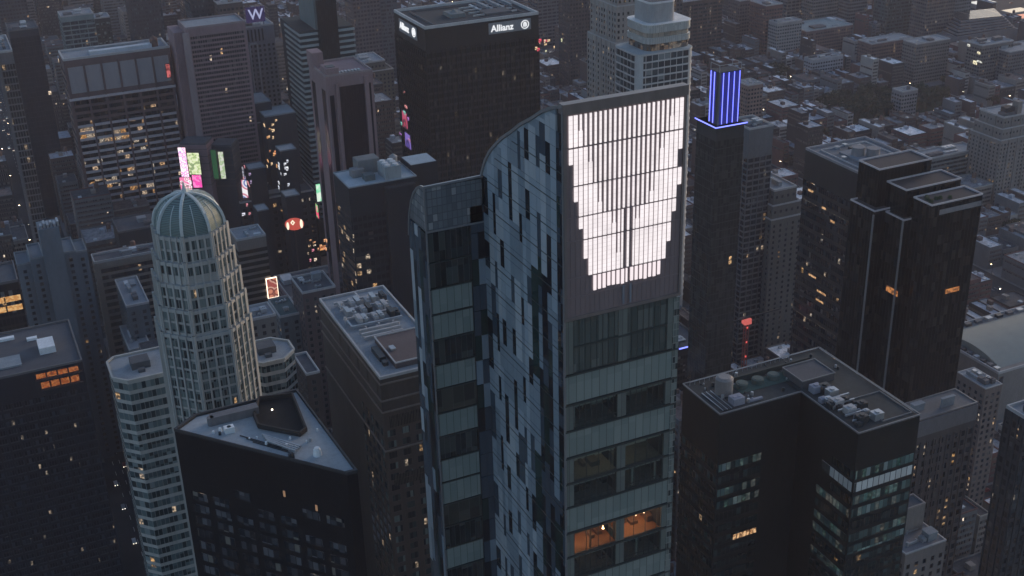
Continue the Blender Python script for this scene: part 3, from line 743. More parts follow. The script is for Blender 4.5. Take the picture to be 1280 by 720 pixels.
# brown granite block with the busy pale roof
r = rect_from(185, N=(475, 475), L=(395, 377)); r[2] = 119
t = building('granite_tower', 'dark brown block with a busy pale grey roof, left beside the curved glass tower', [(185, r)],
    st('grid', W('brown_granite', (.085, .068, .06)), panes('granite_windows', 1, 50, [(3, (.02, .022, .025)), (2, (.05, .06, .06)), (1, (.16, .2, .19))], lit=.03, mull=.08), sx=4.2, ww=2.6, fh=3.9, wh=2.2, top=17, roof=ROOF_M, pmat=PARA, para=.9, pt=.6, sill=W('granite_trim', (.12, .09, .08)), skip=lambda a, f, i: a == 1 and f > .35), seed=5, n=0)
x0, y0, x1, y1 = r
for z in (183.2, 177.5, 173.6, 160): MB().box(x0-.35, y0-.35, z, x1, y0, z+.45).box(x0-.35, y0, z, x0, y1, z+.45).build('cornice', W('granite_cornice', (.22, .18, .16)), t)
for z in (172, 151): MB().box(x0+2, y0-.12, z-4, x1-1, y0, z).build('louvre_band', panes('louvre_dark', .5, 50, [(1, (.02, .02, .02)), (1, (.05, .045, .04))], mull=.3, mcol=(.09, .07, .06)), t)
for k in range(5): MB().box(x0-.2, y0+3+k*9, 178.2, x0-.05, y0+10+k*9, 182.4).build('wall_panel', W('granite_panel', (.10, .08, .07)), t)
zr = 185.12
ph = W('penthouse_brown', (.16, .12, .11), rough=.8)
MB().box(x0+6.5, y0+4, zr, x1-.8, y0+23, zr+1.8).build('penthouse', W('roof_brown', (.125, .10, .10), rough=.9, streak=False), t)
MB().ring(x0+6.3, y0+3.8, x1-.6, y0+23.2, zr+1.8, zr+2.2, .4).build('penthouse_rim', PARA, t)
MB().box(x0+8, y0+12, zr+1.85, x0+9.6, y0+14.5, zr+2.5).build('hatch', METAL, t)
MB().box(x0+3.6, y0+10, zr, x0+5.6, y0+18, zr+1.6).box(x0+3.7, y0+7, zr, x0+5.2, y0+9, zr+1.3).build('condenser', DKMETAL, t)
rd = random.Random(2)
for k in range(3): MB().box(x0+4, y0+25.5+k*.1+k*2.2, zr, x0+17, y0+26.2+k*2.3, zr+1.2+.2*k).build('screen_wall', PARA, t)
for i in range(9):
    for j in range(3):
        a = x0+4+i*1.8; c = y0+36+j*6.5
        q = MB().box(a, c, zr+.5, a+1.5, c+4.3, zr+1.5+rd.random()*1.2); q.cyl(a+.75, c+1.1, zr+1.5, zr+2.6, .5, n=10)
        if (i+j) % 3: q.build('cooling_unit', rd.choice([METAL, METAL, PARA, DKMETAL]), t)
for j in range(4):
    c = y0+34.5+j*6.4; MB().bar((x0+3, c, zr+1), (x1-3, c, zr+1), .35).bar((x0+3+j*3, c, zr+1), (x0+3+j*3, c+5, zr+1), .3).build('roof_duct', rd.choice([METAL, PARA]), t)
for k in range(7):
    a, c = x0+rd.uniform(3, 18), y0+rd.uniform(24, 34); MB().cyl(a, c, zr, zr+rd.uniform(.7, 1.6), .35, n=10).build('vent_pipe', PARA, t)
x, y = at(432, 408, zr); MB().cyl(x, y, zr, zr+2.4, .12, n=8).cyl(x, y, zr+2.4, zr+3.4, .6, .35, 12).build('vent_cowl', PARA, t)
for k in range(12): MB().bar((x0+.9, y0+2+k*4.9, zr), (x0+.9, y0+2+k*4.9, zr+1.9), .06).build('railing_post', METAL, t)

# bottom left grid tower with orange terrace
R0 = at(103, 452, 170); x1, y0 = R0
r = [x1-58, y0, x1, y0+34]
GRIDG = panes('grid_glass', .85, 3.1, [(5, (.012, .015, .022)), (3, (.025, .03, .042)), (1, (.05, .06, .08))], lit=.02, litcol=(1, .75, .5), lits=.22, mull=.16, hm=.2, mcol=(.024, .03, .045))
t = building('grid_tower', 'dark navy gridded tower at the lower left with an orange lit terrace under its roof', [(170, r)],
    st('bands', W('navy_grid', (.018, .022, .034)), GRIDG, fh=3.1, wh=2.1, px=3.4, pw=.55, pp=.35, top=9.2, ptop=9.5, roof=W('roof_charcoal', (.085, .09, .105), rough=.9, streak=False), para=.8, pmat=PARAD), seed=4, n=0)
amber = glow('terrace_glow', (1, .24, .05), .2, True, 1, [(.25, .05, .02), (1, .35, .1), (.5, .12, .03)], .8)
for (a, b_, z0_, z1_, m_) in ((x1-15, x1-1.2, 167.2, 168.9, 0), (x1-14, x1-1.5, 163.4, 165.6, 1)):
    n_ = 4
    for k in range(n_):
        c0 = a+(b_-a)*k/n_; c1 = a+(b_-a)*(k+1)/n_-.5
        MB().box(c0, y0-.12, z0_, c1, y0+.1, z1_).build('lit_bay', amber, t)
    MB().box(a-.5, y0-1.2, z0_-.45, b_+.6, y0-.1, z0_-.1).build('terrace_ledge', W('ledge_dark', (.05, .04, .045)), t)
x, y = at(57, 428, 172.5); MB().box(x-2.6, y-4, 170, x+2.6, y+4, 172.5).build('penthouse_pale', W('unit_white', (.72, .76, .80), streak=False), t)
x, y = at(40, 422, 171); MB().box(x-1.8, y-.6, 170, x+1.6, y+1, 171).build('roof_unit', MATS['unit_white'], t)
x, y = at(9, 422, 171); MB().box(x-2.6, y-.8, 170, x+2.2, y+1, 171).build('roof_unit', MATS['unit_white'], t)
x, y = at(12, 452, 170.6); MB().box(x-3.5, y-4, 170, x+3.5, y+4, 170.7).build('roof_hatch', ROOF_M, t)

# grey blue stepped apartment tower with blank centre
Y = 614.0
zc = 137
shoulder = aty(40, 325, Y)[1]
xa, xb = aty(50, 300, Y)[0], aty(76, 300, Y)[0]
t = thing('stepped_tower', 'slate blue stepped tower with a blank windowless centre shaft above the orange terrace', 'apartment tower', (xa, Y, 0))
wm = W('slate_wall', (.145, .18, .215), rough=.8)
s_ = st('grid', wm, GL_DARK, sx=4.6, ww=1.6, fh=3.3, wh=1.6, top=2)
ol, orr = aty(24, 345, Y)[0], aty(112, 328, Y)[0]
MB().box(xa, Y-4, 0, xb, Y+8, zc).build('shaft', wm, t)
xm = xb+.52*(orr-xb); xn = xa-.5*(xa-ol)
for (a, b_, zt, dy) in ((xb, xm, shoulder, 0), (xm, orr, shoulder-2, 3), (xn, xa, shoulder, 0), (ol, xn, shoulder-3, 3)):
    facade(t, a, Y+dy, b_, Y+20, 0, zt, s_)
    MB().ring(a, Y+dy, b_, Y+20, zt, zt+1, .4).build('parapet', W('slate_pale', (.22, .26, .29)), t)
for k in range(6):
    MB().box(xa+1+k*1.6, Y-3, zc, xa+2+k*1.6, Y+1+(k % 3), zc+1.5+(k % 2)).build('roof_unit', METAL, t)
FOOT.append((ol, Y-4, orr, Y+20))

# louvred beige office block behind the domed tower
r = rect_from(100, N=(118, 330), R=(200, 313), dy=12)
t = building('louvred_block', 'beige framed office block with brown horizontal slots, just left of the domed tower', [(100, r)],
    st('bands', W('beige_frame', (.23, .21, .19)), GL_DARK, fh=4.0, wh=2.3, top=3, px=0, roof=ROOF_D, inset=2), seed=14, n=4)
x0, y0, x1, y1 = r
MB().box(x0-.5, y0-.5, 0, x0+2.6, y0-.05, 100).box(x0+2.6, y0-.5, 97.3, x1, y0-.05, 100).build('frame_pier', W('beige_frame2', (.25, .23, .21)), t)
# grey annex roofs in front of it
def small(name, label, z, st_, seed=1, n=5, cat='building', **kw):
    return building(name, label, [(z, rect_from(z, **kw))], st_, cat=cat, seed=seed, n=n)
S_GREY = st('grid', GREYW, GL_DARK, sx=3.2, ww=1.6, fh=3.5, wh=1.8, top=2, roof=ROOF_M)
S_BEIGE = st('grid', BEIGEW, GL_DARK, sx=3.0, ww=1.5, fh=3.4, wh=1.7, top=2, roof=ROOF_M)
S_SLATE = st('grid', SLATEW, GL_BLUE, sx=3.4, ww=1.8, fh=3.5, wh=1.8, top=2, roof=ROOF_M)
S_BRN = st('grid', BROWNW, GL_DARK, sx=3.2, ww=1.6, fh=3.5, wh=1.8, top=2, roof=ROOF_D)
small('annex_block', 'small slate annex with a mottled grey roof pressed against the domed tower', 96, S_SLATE, 3, 4, N=(158, 385), R=(186, 378), L=(143, 352))
small('low_slate_block', 'low slate block at the foot of the beige slotted office, with plain roof', 78, S_SLATE, 8, 3, N=(162, 440), R=(188, 432), L=(150, 410))

# big brown hotel slab
r = rect_from(160, N=(79, 77), R=(207, 55), L=(74, 62))
x0, y0, x1, y1 = r; y1 = y0+26
t = thing('bay_front_hotel', 'broad brown hotel slab with six window bays, pale balconies and amber lights at upper left', 'hotel', (x0, y0, 0)); FOOT.append((x0, y0, x1, y1))
bw = W('hotel_brown', (.15, .105, .105)); blank = W('hotel_blank_panel', (.30, .29, .31), streak=True, var=.12); rail = W('balcony_pale', (.50, .46, .48))
MB().box(x0, y0, 0, x1, y1, 160).build('wall', bw, t)
MB().box(x0+1, y0+1, 160, x1-1, y1-1, 160.15).build('roof', ROOF_M, t); MB().ring(x0, y0, x1, y1, 160.1, 161.6, .9).build('parapet', PARA, t)
MB().box(x0+18, y0+7, 160.15, x1-10, y0+12, 162.5).build('penthouse', ROOF_L, t); MB().box(x0+22, y0+14, 160.15, x1-18, y0+18, 163.5).build('penthouse', ROOF_M, t)
x, y = x1-8, y0+10; MB().cyl(x, y, 160, 165, 2.6, n=14).cyl(x, y, 165, 167.5, 2.8, .2, 14).build('water_tank', W('tank_wood', (.16, .10, .08)), t)
bay = (x1-x0-2)/6; lowz = aty(130, 118, y0)[1]
for k in range(6):
    a = x0+1+k*bay
    MB().box(a+.8, y0-.25, lowz+3.2, a+bay-.6, y0+.1, 155.5).build('blank_panel', blank, t)
MB().box(x0-.5, y0-1.4, lowz-1.4, x1+.5, y0-.02, lowz).build('cornice', rail, t)
hg = panes('hotel_glass', bay/3.0, 50, [(4, (.012, .012, .015)), (2, (.03, .025, .025)), (1, (.09, .07, .06))], lit=.0, mull=.07)
hl = panes('hotel_glass_lit', bay/3.0, 50, [(1, (.02, .02, .02))], lit=.42, litcol=(1, .5, .16), lits=.5, mull=.08)
rd = random.Random(12); z = lowz-2.2; fl = 0; npart = 0
while z > 30:
    for k in range(6):
        a = x0+1+k*bay; pl = .08 if fl < 4 else .2 if fl < 12 else .12
        if fl > 3 and 1 <= k <= 3: pl = .38
        if pj(a, y0, z)[1] < 330:
            MB().box(a+.9, y0-.1, z-2.6, a+bay-.7, y0+.1, z).build('window_bay', hl if rd.random() < pl else hg, t)
            if fl > 2: MB().box(a+.7, y0-1.0, z-4.2, a+bay-.5, y0-.05, z-2.65).build('balcony', rail, t)
    z -= 4.6; fl += 1
for k in range(7): MB().box(x0+k*bay+.45, y0-.9, 0, x0+k*bay+1.35, y0-.02, 157).build('pier', bw, t)
for k in range(14): MB().box(x0-.12, y0+2, 150-k*6, x0-.02, y1-3, 152.4-k*6).build('window_band', GL_BLUE, t)
small('charcoal_box', 'plain charcoal block standing in front of the brown hotel, behind the dome', 78, st('plain', W('charcoal', (.045, .048, .055)), None, roof=ROOF_D, pmat=PARAD), 3, 2, N=(148, 292), R=(232, 275), dy=25)

# silver ribbed tower, left edge
r = rect_from(200, N=(-2, 67), R=(15, 63), dy=40)
building('ribbed_tower', 'tower with fine silver vertical ribs and scattered amber windows at the left edge', [(200, r)],
    st('bands', W('rib_silver', (.19, .18, .19), rough=.5), panes('rib_glass', 1.6, 3.8, [(4, (.015, .015, .02)), (2, (.05, .045, .045))], lit=.07, litcol=(1, .6, .25), lits=0.352, mull=.1), fh=3.8, wh=2.9, px=1.5, pw=.28, pp=.5, top=6), seed=3, n=3)
r = rect_from(150, R=(3, 296), dx=25, N=None, L=None, dy=22) if False else None
xx, yy = at(23, 352, 150)
building('amber_window_block', 'black tower at the left edge with two rows of amber windows', [(150, [xx-40, yy, xx, yy+22])],
    st('bands', BLACKW, GL_DARK, fh=4.2, wh=3.0, px=14, pw=.5, pp=.3, top=2.6, roof=ROOF_D, pmat=PARAD), seed=3, n=2)
tt = bpy.data.objects['amber_window_block']
for k in range(2):
    for j in range(2): MB().box(xx-13+j*6.6, yy-.3, 141.8-k*4.3, xx-7+j*6.6, yy-.15, 144.3-k*4.3).build('lit_window', glow('amber_window', (1, .5, .16), .35, False, 1, [(.6, .25, .06), (1, .6, .25)], 1.2), tt)
# dark slab tower
r = rect_from(150, N=(11, 40), R=(47, 34), dy=30)
building('navy_slab', 'tall plain navy slab tower beside the silver ribbed tower', [(150, r)], st('curtain', NAVYW, panes('navy_glass', 2, 3.9, [(5, (.016, .022, .032)), (2, (.022, .03, .042))], lit=.004, lits=0.88, mull=.05, mcol=(.02, .025, .035)), fh=3.9, top=5, roof=ROOF_D, pmat=PARAD), seed=2, n=3)
building('teal_band_tower', 'dark teal tower with pale horizontal bands and a projecting top, above the brown hotel', [(118, rect_from(118, N=(76, 22), R=(115, 15), dy=24))], st('bands', W('teal_band', (.20, .26, .27)), GL_BLUE, fh=4.2, wh=2.9, top=4, px=8, pw=.5), seed=2, n=4)
building('louvre_window_block', 'narrow dark block with stacked pale blue louvres behind the brown hotel', [(105, rect_from(105, N=(118, 24), R=(136, 20), dy=20))], st('bands', W('black_teal', (.035, .045, .05)), panes('pale_louvre', 3, 1.4, [(1, (.20, .25, .26)), (1, (.02, .03, .03))], mull=.2), fh=4.4, wh=2.6, top=3, px=5, pw=1.5), seed=2, n=3)
# pink slab hotel with fine grid
r = rect_from(175, N=(232, 37), R=(303, 25), L=(208, 28)); r[3] = r[1]+26
t = thing('pink_slab_hotel', 'mauve pink slab with a fine grid of balcony slots and a blank pink end wall', 'hotel', (r[0], r[1], 0)); FOOT.append(tuple(r))
x0, y0, x1, y1 = r
MB().box(x0, y0, 0, x1, y1, 175).build('wall', MAUVEW, t)
MB().box(x0-7, y0+7, 0, x0, y1+4, 172).build('end_wall', MAUVEW, t)
MB().box(x0-2.6, y0-1.2, 0, x0+1.6, y0-.02, 172.8).build('corner_pier', W('mauve_pale', (.30, .25, .26)), t)
MB().ring(x0, y0, x1, y1, 175, 176.2, .8).build('parapet', W('mauve_trim', (.27, .23, .24)), t); MB().box(x0+1, y0+1, 175, x1-1, y1-1, 175.15).build('roof', ROOF_M, t)
sl_ = panes('slot_glass', 1.55, 50, [(4, (.02, .018, .022)), (2, (.045, .04, .045)), (.5, (.13, .11, .11))], lit=.006, lits=1.1, mull=.22, mcol=(.22, .17, .18))
for k in range(44):
    z = 168-k*3.1
    if z > 20: MB().box(x0+2.4, y0-.08, z, x1-1.5, y0+.1, z+1.7).build('window_band', sl_, t)
# tower with the purple W sign
r = rect_from(160, N=(302, 36), R=(338, 28), dy=22)
t = building('white_trim_hotel', 'grey hotel tower with pale vertical trim under a purple rooftop sign', [(160, r)], st('grid', W('grey_lilac', (.22, .22, .25)), GL_DARK, sx=2.8, ww=1.5, fh=3.4, wh=1.7, top=12, px=0), seed=2, n=3)
x0, y0, x1, y1 = r
MB().box(x0+4, y0-.5, 20, x0+4.8, y0-.05, 148).box(x0+9.4, y0-.5, 60, x0+10.2, y0-.05, 148).box(x0+4.8, y0-.5, 148, x0+9.4, y0-.05, 149).build('trim', W('trim_pale', (.42, .43, .46)), t)
for k in range(6): MB().box(x0+1+k*2.6, y0-.3, 150, x0+2+k*2.6, y0-.02, 158.5).build('louvre', BLACKW, t)
sx0, sz1 = aty(306, 10, y0-1); sx1, _ = aty(330, 10, y0-1); sz0 = aty(318, 28, y0-1)[1]
sg = thing('letter_sign', 'square purple lit sign with a white letter W on the grey hotel roof', 'sign', (sx0, y0-1, sz0))
MB().box(sx0, y0-1, sz0, sx1, y0-.4, sz1).build('sign_panel', glow('purple_panel', (.02, .014, .06), .5), sg)
MB().bar((sx0+1, y0+1, 160), (sx0+1, y0-.3, sz0+1), .2).build('sign_bracket', DKMETAL, sg); MB().bar((sx1-1, y0+1, 160), (sx1-1, y0-.3, sz0+1), .2).build('sign_bracket', DKMETAL, sg)
put_text('W', (sz1-sz0)*.95, glow('letter_white', (.6, .65, 1), .3), sg, (sx0+(sx1-sx0)*.14, y0-1.15, sz0+(sz1-sz0)*.2), 'y', .12)
# balcony striped tower
r = rect_from(172, N=(373, 29), R=(433, 16), L=(359, 15))
x0, y0, x1, y1 = r; wv = (x1-x0)
DK = panes('slab_dark_glass', 1.5, 3.9, [(4, (.012, .018, .022)), (1, (.02, .03, .034))], mull=.06, mcol=(.015, .02, .022))
t = thing('balcony_tower', 'dark teal tower with pale balcony slabs stacked on both sides of a smooth dark centre', 'skyscraper', (x0, y0, 0)); FOOT.append(tuple(r))
MB().box(x0, y0, 0, x1, y1+10, 166).build('wall', W('teal_dark_wall', (.03, .04, .045)), t)
MB().box(x0+wv*.34, y0-2.5, 0, x0+wv*.70, y0, 186).build('centre_slab', DK, t)
MB().box(x0+wv*.3, y0-.5, 166, x0+wv*.72, y1, 188).build('penthouse', W('pent_teal', (.13, .17, .18)), t)
pale = W('balcony_slab', (.34, .39, .40))
for k in range(36):
    z = 163-k*3.9
    if z < 30: break
    MB().box(x0-.6, y0-1.2, z, x0+wv*.33, y0, z+1.5).box(x0-.6, y0, z, x0, y1, z+1.5).build('balcony', pale, t)
    MB().box(x0+wv*.71, y0-1.2, z, x1+.6, y0, z+1.5).build('balcony', pale, t)
# pink granite tower with black glass centre
r = rect_from(190, N=(407, 97), R=(462, 86), L=(385, 80))
x0, y0, x1, y1 = r; wv = x1-x0
t = thing('pink_granite_tower', 'pink granite tower framing a tall black glass face, left of the big black office tower', 'skyscraper', (x0, y0, 0)); FOOT.append(tuple(r))
pg = W('pink_granite', (.26, .185, .195)); bg_ = panes('plum_glass', 1.4, 3.9, [(5, (.017, .014, .02)), (1, (.025, .02, .028))], lit=.003, lits=0.44, mull=.04, mcol=(.012, .01, .014))
MB().box(x0, y0, 0, x1, y1, 190).build('wall', pg, t)
MB().box(x0+wv*.27, y0-.3, 0, x0+wv*.79, y0+.1, 184).build('glass_face', bg_, t)
MB().box(x0+wv*.05, y0-.3, 0, x0+wv*.14, y0+.1, 180).build('glass_slot', bg_, t); MB().box(x0+wv*.90, y0-.3, 0, x0+wv*.94, y0+.1, 184).build('glass_slot', bg_, t)
MB().box(x0+wv*.18, y0-1.2, 0, x0+wv*.24, y0-.02, 186).build('pier', pg, t); MB().box(x0+wv*.80, y0-1, 0, x0+wv*.89, y0-.02, 188).build('pier', pg, t)
MB().box(x0-.15, y0+3, 0, x0-.02, y0+9, 182).build('glass_slot', bg_, t); MB().box(x0-.15, y1-10, 0, x0-.02, y1-4, 182).build('glass_slot', bg_, t)
MB().box(x0+1, y0+1, 190, x0+wv*.3, y0+12, 194).build('penthouse', pg, t); MB().box(x0-.5, y1-10, 190, x0+wv*.22, y1, 198).build('stair_tower', pg, t)
MB().ring(x0, y0, x1, y1, 190, 191, .7).build('parapet', W('pink_pale', (.3, .25, .25)), t)
MB().box(x0+2, y0+3, 194, x0+wv*.25, y0+8, 194.3).build('roof_hatch', DKMETAL, t)
for k in range(7): MB().box(x0+wv*(.3+.07*k), y0+1.2, 190.1, x0+wv*(.34+.07*k), y0+4, 191.5).build('roof_unit', METAL, t)
# dark terraces block
t = thing('terraced_block', 'dark blue black building with pale stepped terrace roofs, left of the pink granite tower', 'building', (170, 690, 0))
tw = W('terrace_dark', (.028, .036, .048)); tr = W('terrace_roof', (.33, .38, .42), streak=False); yb0 = None
for (N, R, zt, dy) in (((306, 157), (327, 152), 104, 14), ((331, 147), (369, 140), 112, 22), ((298, 133), (338, 126), 118, 25), ((350, 190), (370, 186), 96, 12), ((311, 213), (331, 208), 84, 12), ((357, 247), (374, 243), 72, 12), ((322, 265), (336, 262), 64, 12)):
    q = rect_from(zt, N=N, R=R, dy=dy); MB().box(q[0], q[1], 0, q[2], q[3], zt).build('tier', tw, t)
    MB().box(q[0]+.3, q[1]+.3, zt, q[2]-.3, q[3]-.3, zt+.3).build('terrace', tr, t); MB().ring(q[0], q[1], q[2], q[3], zt+.003, zt+.9, .28).build('parapet', W('terrace_wall', (.2, .24, .27)), t)
r = rect_from(60, N=(300, 255), R=(392, 238), dy=30); FOOT.append((130, 640, 190, 760))
building('navy_theatre_block', 'broad dark navy block under the terraces with sparkling white lights', [(60, r)], st('grid', NAVYW, GL_WARM, sx=5, ww=3, fh=5, wh=2.4, top=3, roof=ROOF_D), seed=6, n=3)
# dark flat topped office block with penthouses (centre left)
r = rect_from(160, N=(436, 236), R=(520, 220), L=(426, 222))
x0, y0, x1, y1 = r; y1 = y0+24
t = building('flat_top_office', 'near black office block with pale blue flat roofs and a white cooling box', [(160, [x0, y0, x1, y1])],
    st('bands', W('ink_wall', (.02, .024, .032)), GL_WARM, fh=4, wh=2.4, px=0, top=14, roof=W('roof_pale_blue2', (.36, .43, .48), streak=False), pmat=W('parapet_blue', (.25, .30, .34)), para=.6), seed=5, n=0)
MB().box(x0+17, y0-4, 0, x1-2, y0-.05, 158).box(x0+17.4, y0-3.6, 158, x1-2.4, y0-.05, 158.2).build('front_bay', W('ink_wall2', (.02, .024, .032)), t)
MB().box(x1, y0+8, 0, x1+14, y1-2, 163).build('side_bay', MATS['ink_wall'], t); MB().box(x1+.5, y0+8.5, 163, x1+13.5, y1-2.5, 163.2).build('side_roof', MATS['roof_pale_blue2'], t)
MB().box(x0+19, y0+2, 160.1, x0+27, y0+13, 166.5).build('cooling_box', W('cooling_white', (.30, .34, .36)), t)
for i in range(2):
    for j in range(3): MB().cyl(x0+21+i*4, y0+4+j*3.6, 166.5, 167.1, 1.4, n=14).build('fan', W('fan_white', (.55, .58, .6)), t)
MB().box(x0+10, y0+15, 160.1, x0+21, y0+23, 167).box(x0+10.4, y0+15.4, 167, x0+20.6, y0+22.6, 167.2).build('penthouse', W('pent_grey', (.17, .19, .2)), t)
MB().box(x0+6, y0+12, 160.1, x0+12, y0+17, 164).build('penthouse', W('pent_grey2', (.2, .21, .22)), t); MB().box(x0+10, y0+5, 160.1, x0+15, y0+10, 163).build('penthouse', W('pent_teal2', (.10, .13, .14)), t)
MB().cyl(x0+30, y1-3, 160, 164.5, 2, n=14).cyl(x0+30, y1-3, 164.5, 166, 2.2, .2, 14).build('water_tank', W('tank_grey', (.3, .3, .3)), t)
# great black office tower with signs
r = rect_from(204, N=(531, 37), L=(494, 15), R=(664, 14))
x0, y0, x1, y1 = r
ag = panes('bronze_black_glass', 1.5, 3.9, [(5, (.018, .017, .017)), (3, (.026, .024, .022)), (1, (.05, .045, .04)), (.4, (.09, .08, .07))], lit=.01, litcol=(1, .7, .4), lits=0.176, mull=.1)
t = building('black_office_tower', 'massive black office tower with lit white company signs near its top', [(204, r)], st('bands', W('bronze_black', (.03, .028, .028), rough=.45), ag, fh=3.9, wh=2.5, px=3.05, pw=.5, pp=.5, top=13, ptop=12, roof=W('roof_black', (.05, .055, .06), streak=False), para=1.6, pt=.9, pmat=W('parapet_white', (.48, .49, .5))), seed=21, n=0, cat='skyscraper')
zr = 204.12
MB().ring(x0+7, y0+6, x1-6, y1-6, zr, zr+.9, .5).build('track', PARAD, t)
MB().box(x0+22, y0+16, zr, x0+31, y0+27, zr+2.2).cyl(x0+26, y0+21, zr+2.2, zr+4, 2.4, .4, 12).build('roof_vent', W('vent_teal', (.16, .19, .2)), t)
for k in range(9): MB().box(x1-26+k*2.4, y0+24, zr, x1-24.5+k*2.4, y0+40, zr+1+(k % 3)*.6).build('cooling_unit', [METAL, PARAD, ROOF_M][k % 3], t)
MB().box(x1-28, y0+10, zr, x1-12, y0+21, zr+1.6).build('penthouse', ROOF_D, t)
for k in range(4): MB().bar((x0+34, y0+12+k*7, zr+.9), (x1-8, y0+12+k*7, zr+.9), .4).build('roof_duct', METAL, t)
white = glow('sign_white', (.95, .97, 1), .5); sgp = W('sign_grey', (.27, .28, .30), rough=.5)
def eagle(parent, c, rad, face):       # ring emblem with three upright strokes
    q = MB(); a = absloc(parent)
    def P(u, v, d=0): return (c[0]+u, c[1]-d, c[2]+v) if face == 'y' else (c[0]-d, c[1]-u, c[2]+v)
    for i in range(24):
        a0, a1 = 6.28319*i/24, 6.28319*(i+1)/24; q.bar(P(rad*math.cos(a0), rad*math.sin(a0)), P(rad*math.cos(a1), rad*math.sin(a1)), rad*.085)
    for u, v0, v1 in ((-.36, -.5, .3), (0, -.62, .45), (.36, -.5, .3)): q.bar(P(u*rad, v0*rad), P(u*rad, v1*rad), rad*.1)
    q.bar(P(-.36*rad, .3*rad), P(-.1*rad, .62*rad), rad*.09); q.bar(P(.36*rad, .3*rad), P(.0*rad, .62*rad), rad*.09)
    q.build('emblem', white, parent)
def sign_on(face, p0, p1, label, z_of):
    if face == 'y':
        xa, za = aty(*p0, y0-.8); xb, zb = aty(*p1, y0-.8)
    sg = thing('company_sign', label, 'sign', ((xa+xb)/2, y0-.8, za))
    MB().box(xa, y0-.8, za, xb, y0-.55, za+7.0).build('sign_panel', sgp, sg)
    put_text('Allianz', 5.1, white, sg, (xa+1.3, y0-.95, za+1.7), 'y', .06)
    eagle(sg, (xb-3.6, y0-.95, za+3.5), 2.3, 'y')
xa = aty(611, 40, y0-.8)[0]; xb = aty(664, 38, y0-.8)[0]; za = aty(611, 43.5, y0-.8)[1]; za2 = aty(611, 29.5, y0-.8)[1]; hh = za2-za
sg = thing('company_sign', 'long grey sign lettered Allianz on the right hand face of the black office tower', 'sign', ((xa+xb)/2, y0-.8, za))
MB().box(xa, y0-.8, za, xb-.1, y0-.52, za2).build('sign_panel', sgp, sg)
put_text('Allianz', hh*.82, white, sg, (xa+1.4, y0-.95, za+hh*.22), 'y', .07); eagle(sg, (xb-hh*.62, y0-.95, za+hh*.5), hh*.36, 'y')
ya, zA = atx(499, 36, x0-.8); yb, zB = atx(521, 47, x0-.8); zt_ = zA+6.2
sg = thing('company_sign', 'foreshortened grey sign lettered Allianz on the left hand face of the black office tower', 'sign', (x0-.8, (ya+yb)/2, zA))
MB().box(x0-.8, yb, zA-1, x0-.52, ya, zt_).build('sign_panel', sgp, sg)
ln = ya-yb; put_text('Allianz', 5.4, white, sg, (x0-.95, ya-ln*.06, zA+1.0), 'x', .12); eagle(sg, (x0-.95, yb+ln*.15, zA+2.9), 2.4, 'x')
# olive building and far strip behind
t = building('olive_block', 'olive brown old tower between the pink granite tower and the black office tower', [(95, rect_from(95, N=(440, 82), R=(478, 74), dy=30)), (88, [v+d for v, d in zip(rect_from(95, N=(440, 82), R=(478, 74), dy=30), (-2, -3, 6, 4))])], S_BEIGE | dict(wall=OLIVEW), seed=9, n=8)
# stone tower top centre
r = rect_from(188, N=(772, -14), R=(832, -24), L=(752, -26)); x0, y0, x1, y1 = r
def grow(r, a): return [r[0]-a, r[1]-a, r[2]+a, r[3]+a]
zl = aty(771, 55, y0-3)[1]
building('stone_stepped_tower', 'pale stone stepped tower with square windows, at the top centre behind the rounded glass block', [(188, r), (176, grow(r, 1.6)), (zl, grow(r, 3.2))], st('grid', W('pale_stone', (.33, .31, .29)), GL_DARK, sx=3.3, ww=1.6, fh=4.0, wh=2.0, top=3, mg=1.5, px=6.6, pw=1.0, pp=.4, sill=W('pale_stone', (.33, .31, .29))), cat='skyscraper', seed=1, n=0)
# rounded corner glass residential block
r = rect_from(176, N=(797, 70), R=(863, 56), L=(770, 55)); x0, y0, x1, y1 = r
t = thing('rounded_glass_block', 'grey white glass block with rounded corners and lit terrace behind the glowing crown', 'apartment tower', (x0, y0, 0)); FOOT.append(tuple(r))
cw = W('pale_frame', (.52, .53, .53), rough=.5)
def rr(x0, y0, x1, y1, rad, n=6):
    P = []
    for cx, cy, a0 in ((x0+rad, y0+rad, 180), (x1-rad, y0+rad, 270), (x1-rad, y1-rad, 0), (x0+rad, y1-rad, 90)):
        for k in range(n+1): a = R_(a0+90*k/n); P.append((cx+rad*math.cos(a), cy+rad*math.sin(a)))
    return P
rg = panes('rounded_glass', 4.2, 50, [(4, (.03, .04, .048)), (3, (.06, .08, .09)), (1, (.22, .25, .26))], mull=.1, mcol=(.5, .51, .51), lit=.0)
rt = panes('terrace_rail_glass', 1.4, 50, [(3, (.36, .38, .37)), (1, (.44, .46, .44))], mull=.12, mcol=(.6, .61, .6), rough=.3)
MB().prism(rr(x0+.5, y0+.5, x1-.5, y1-.5, 5), 0, 176).build('wall', cw, t)
for k in range(38):
    z = 176-4.4*k; MB().prism(rr(x0, y0, x1, y1, 6), z-.9, z).build('floor_slab', cw, t); MB().prism(rr(x0+.3, y0+.3, x1-.3, y1-.3, 6), z-4.4, z-.9).build('window_band', rg, t)
MB().prism(rr(x0+.6, y0+.6, x1-.6, y1-.6, 5), 176.003, 176.2).build('terrace_floor', W('terrace_pale', (.34, .39, .41), streak=False), t)
a, b_, c, d_ = x0+8, y0+3, x1, y1
gw = panes('terrace_warm', 3, 50, [(1, (.05, .04, .03)), (1, (.12, .12, .11))], lit=.4, litcol=(1, .55, .25), lits=0.11, mull=.1)
MB().prism(rr(a+1, b_+1, c-1, d_-1, 5), 176, 180.5).build('terrace_wall', gw, t); MB().prism(rr(a, b_, c, d_, 6), 180.5, 184).build('terrace_railing', rt, t)
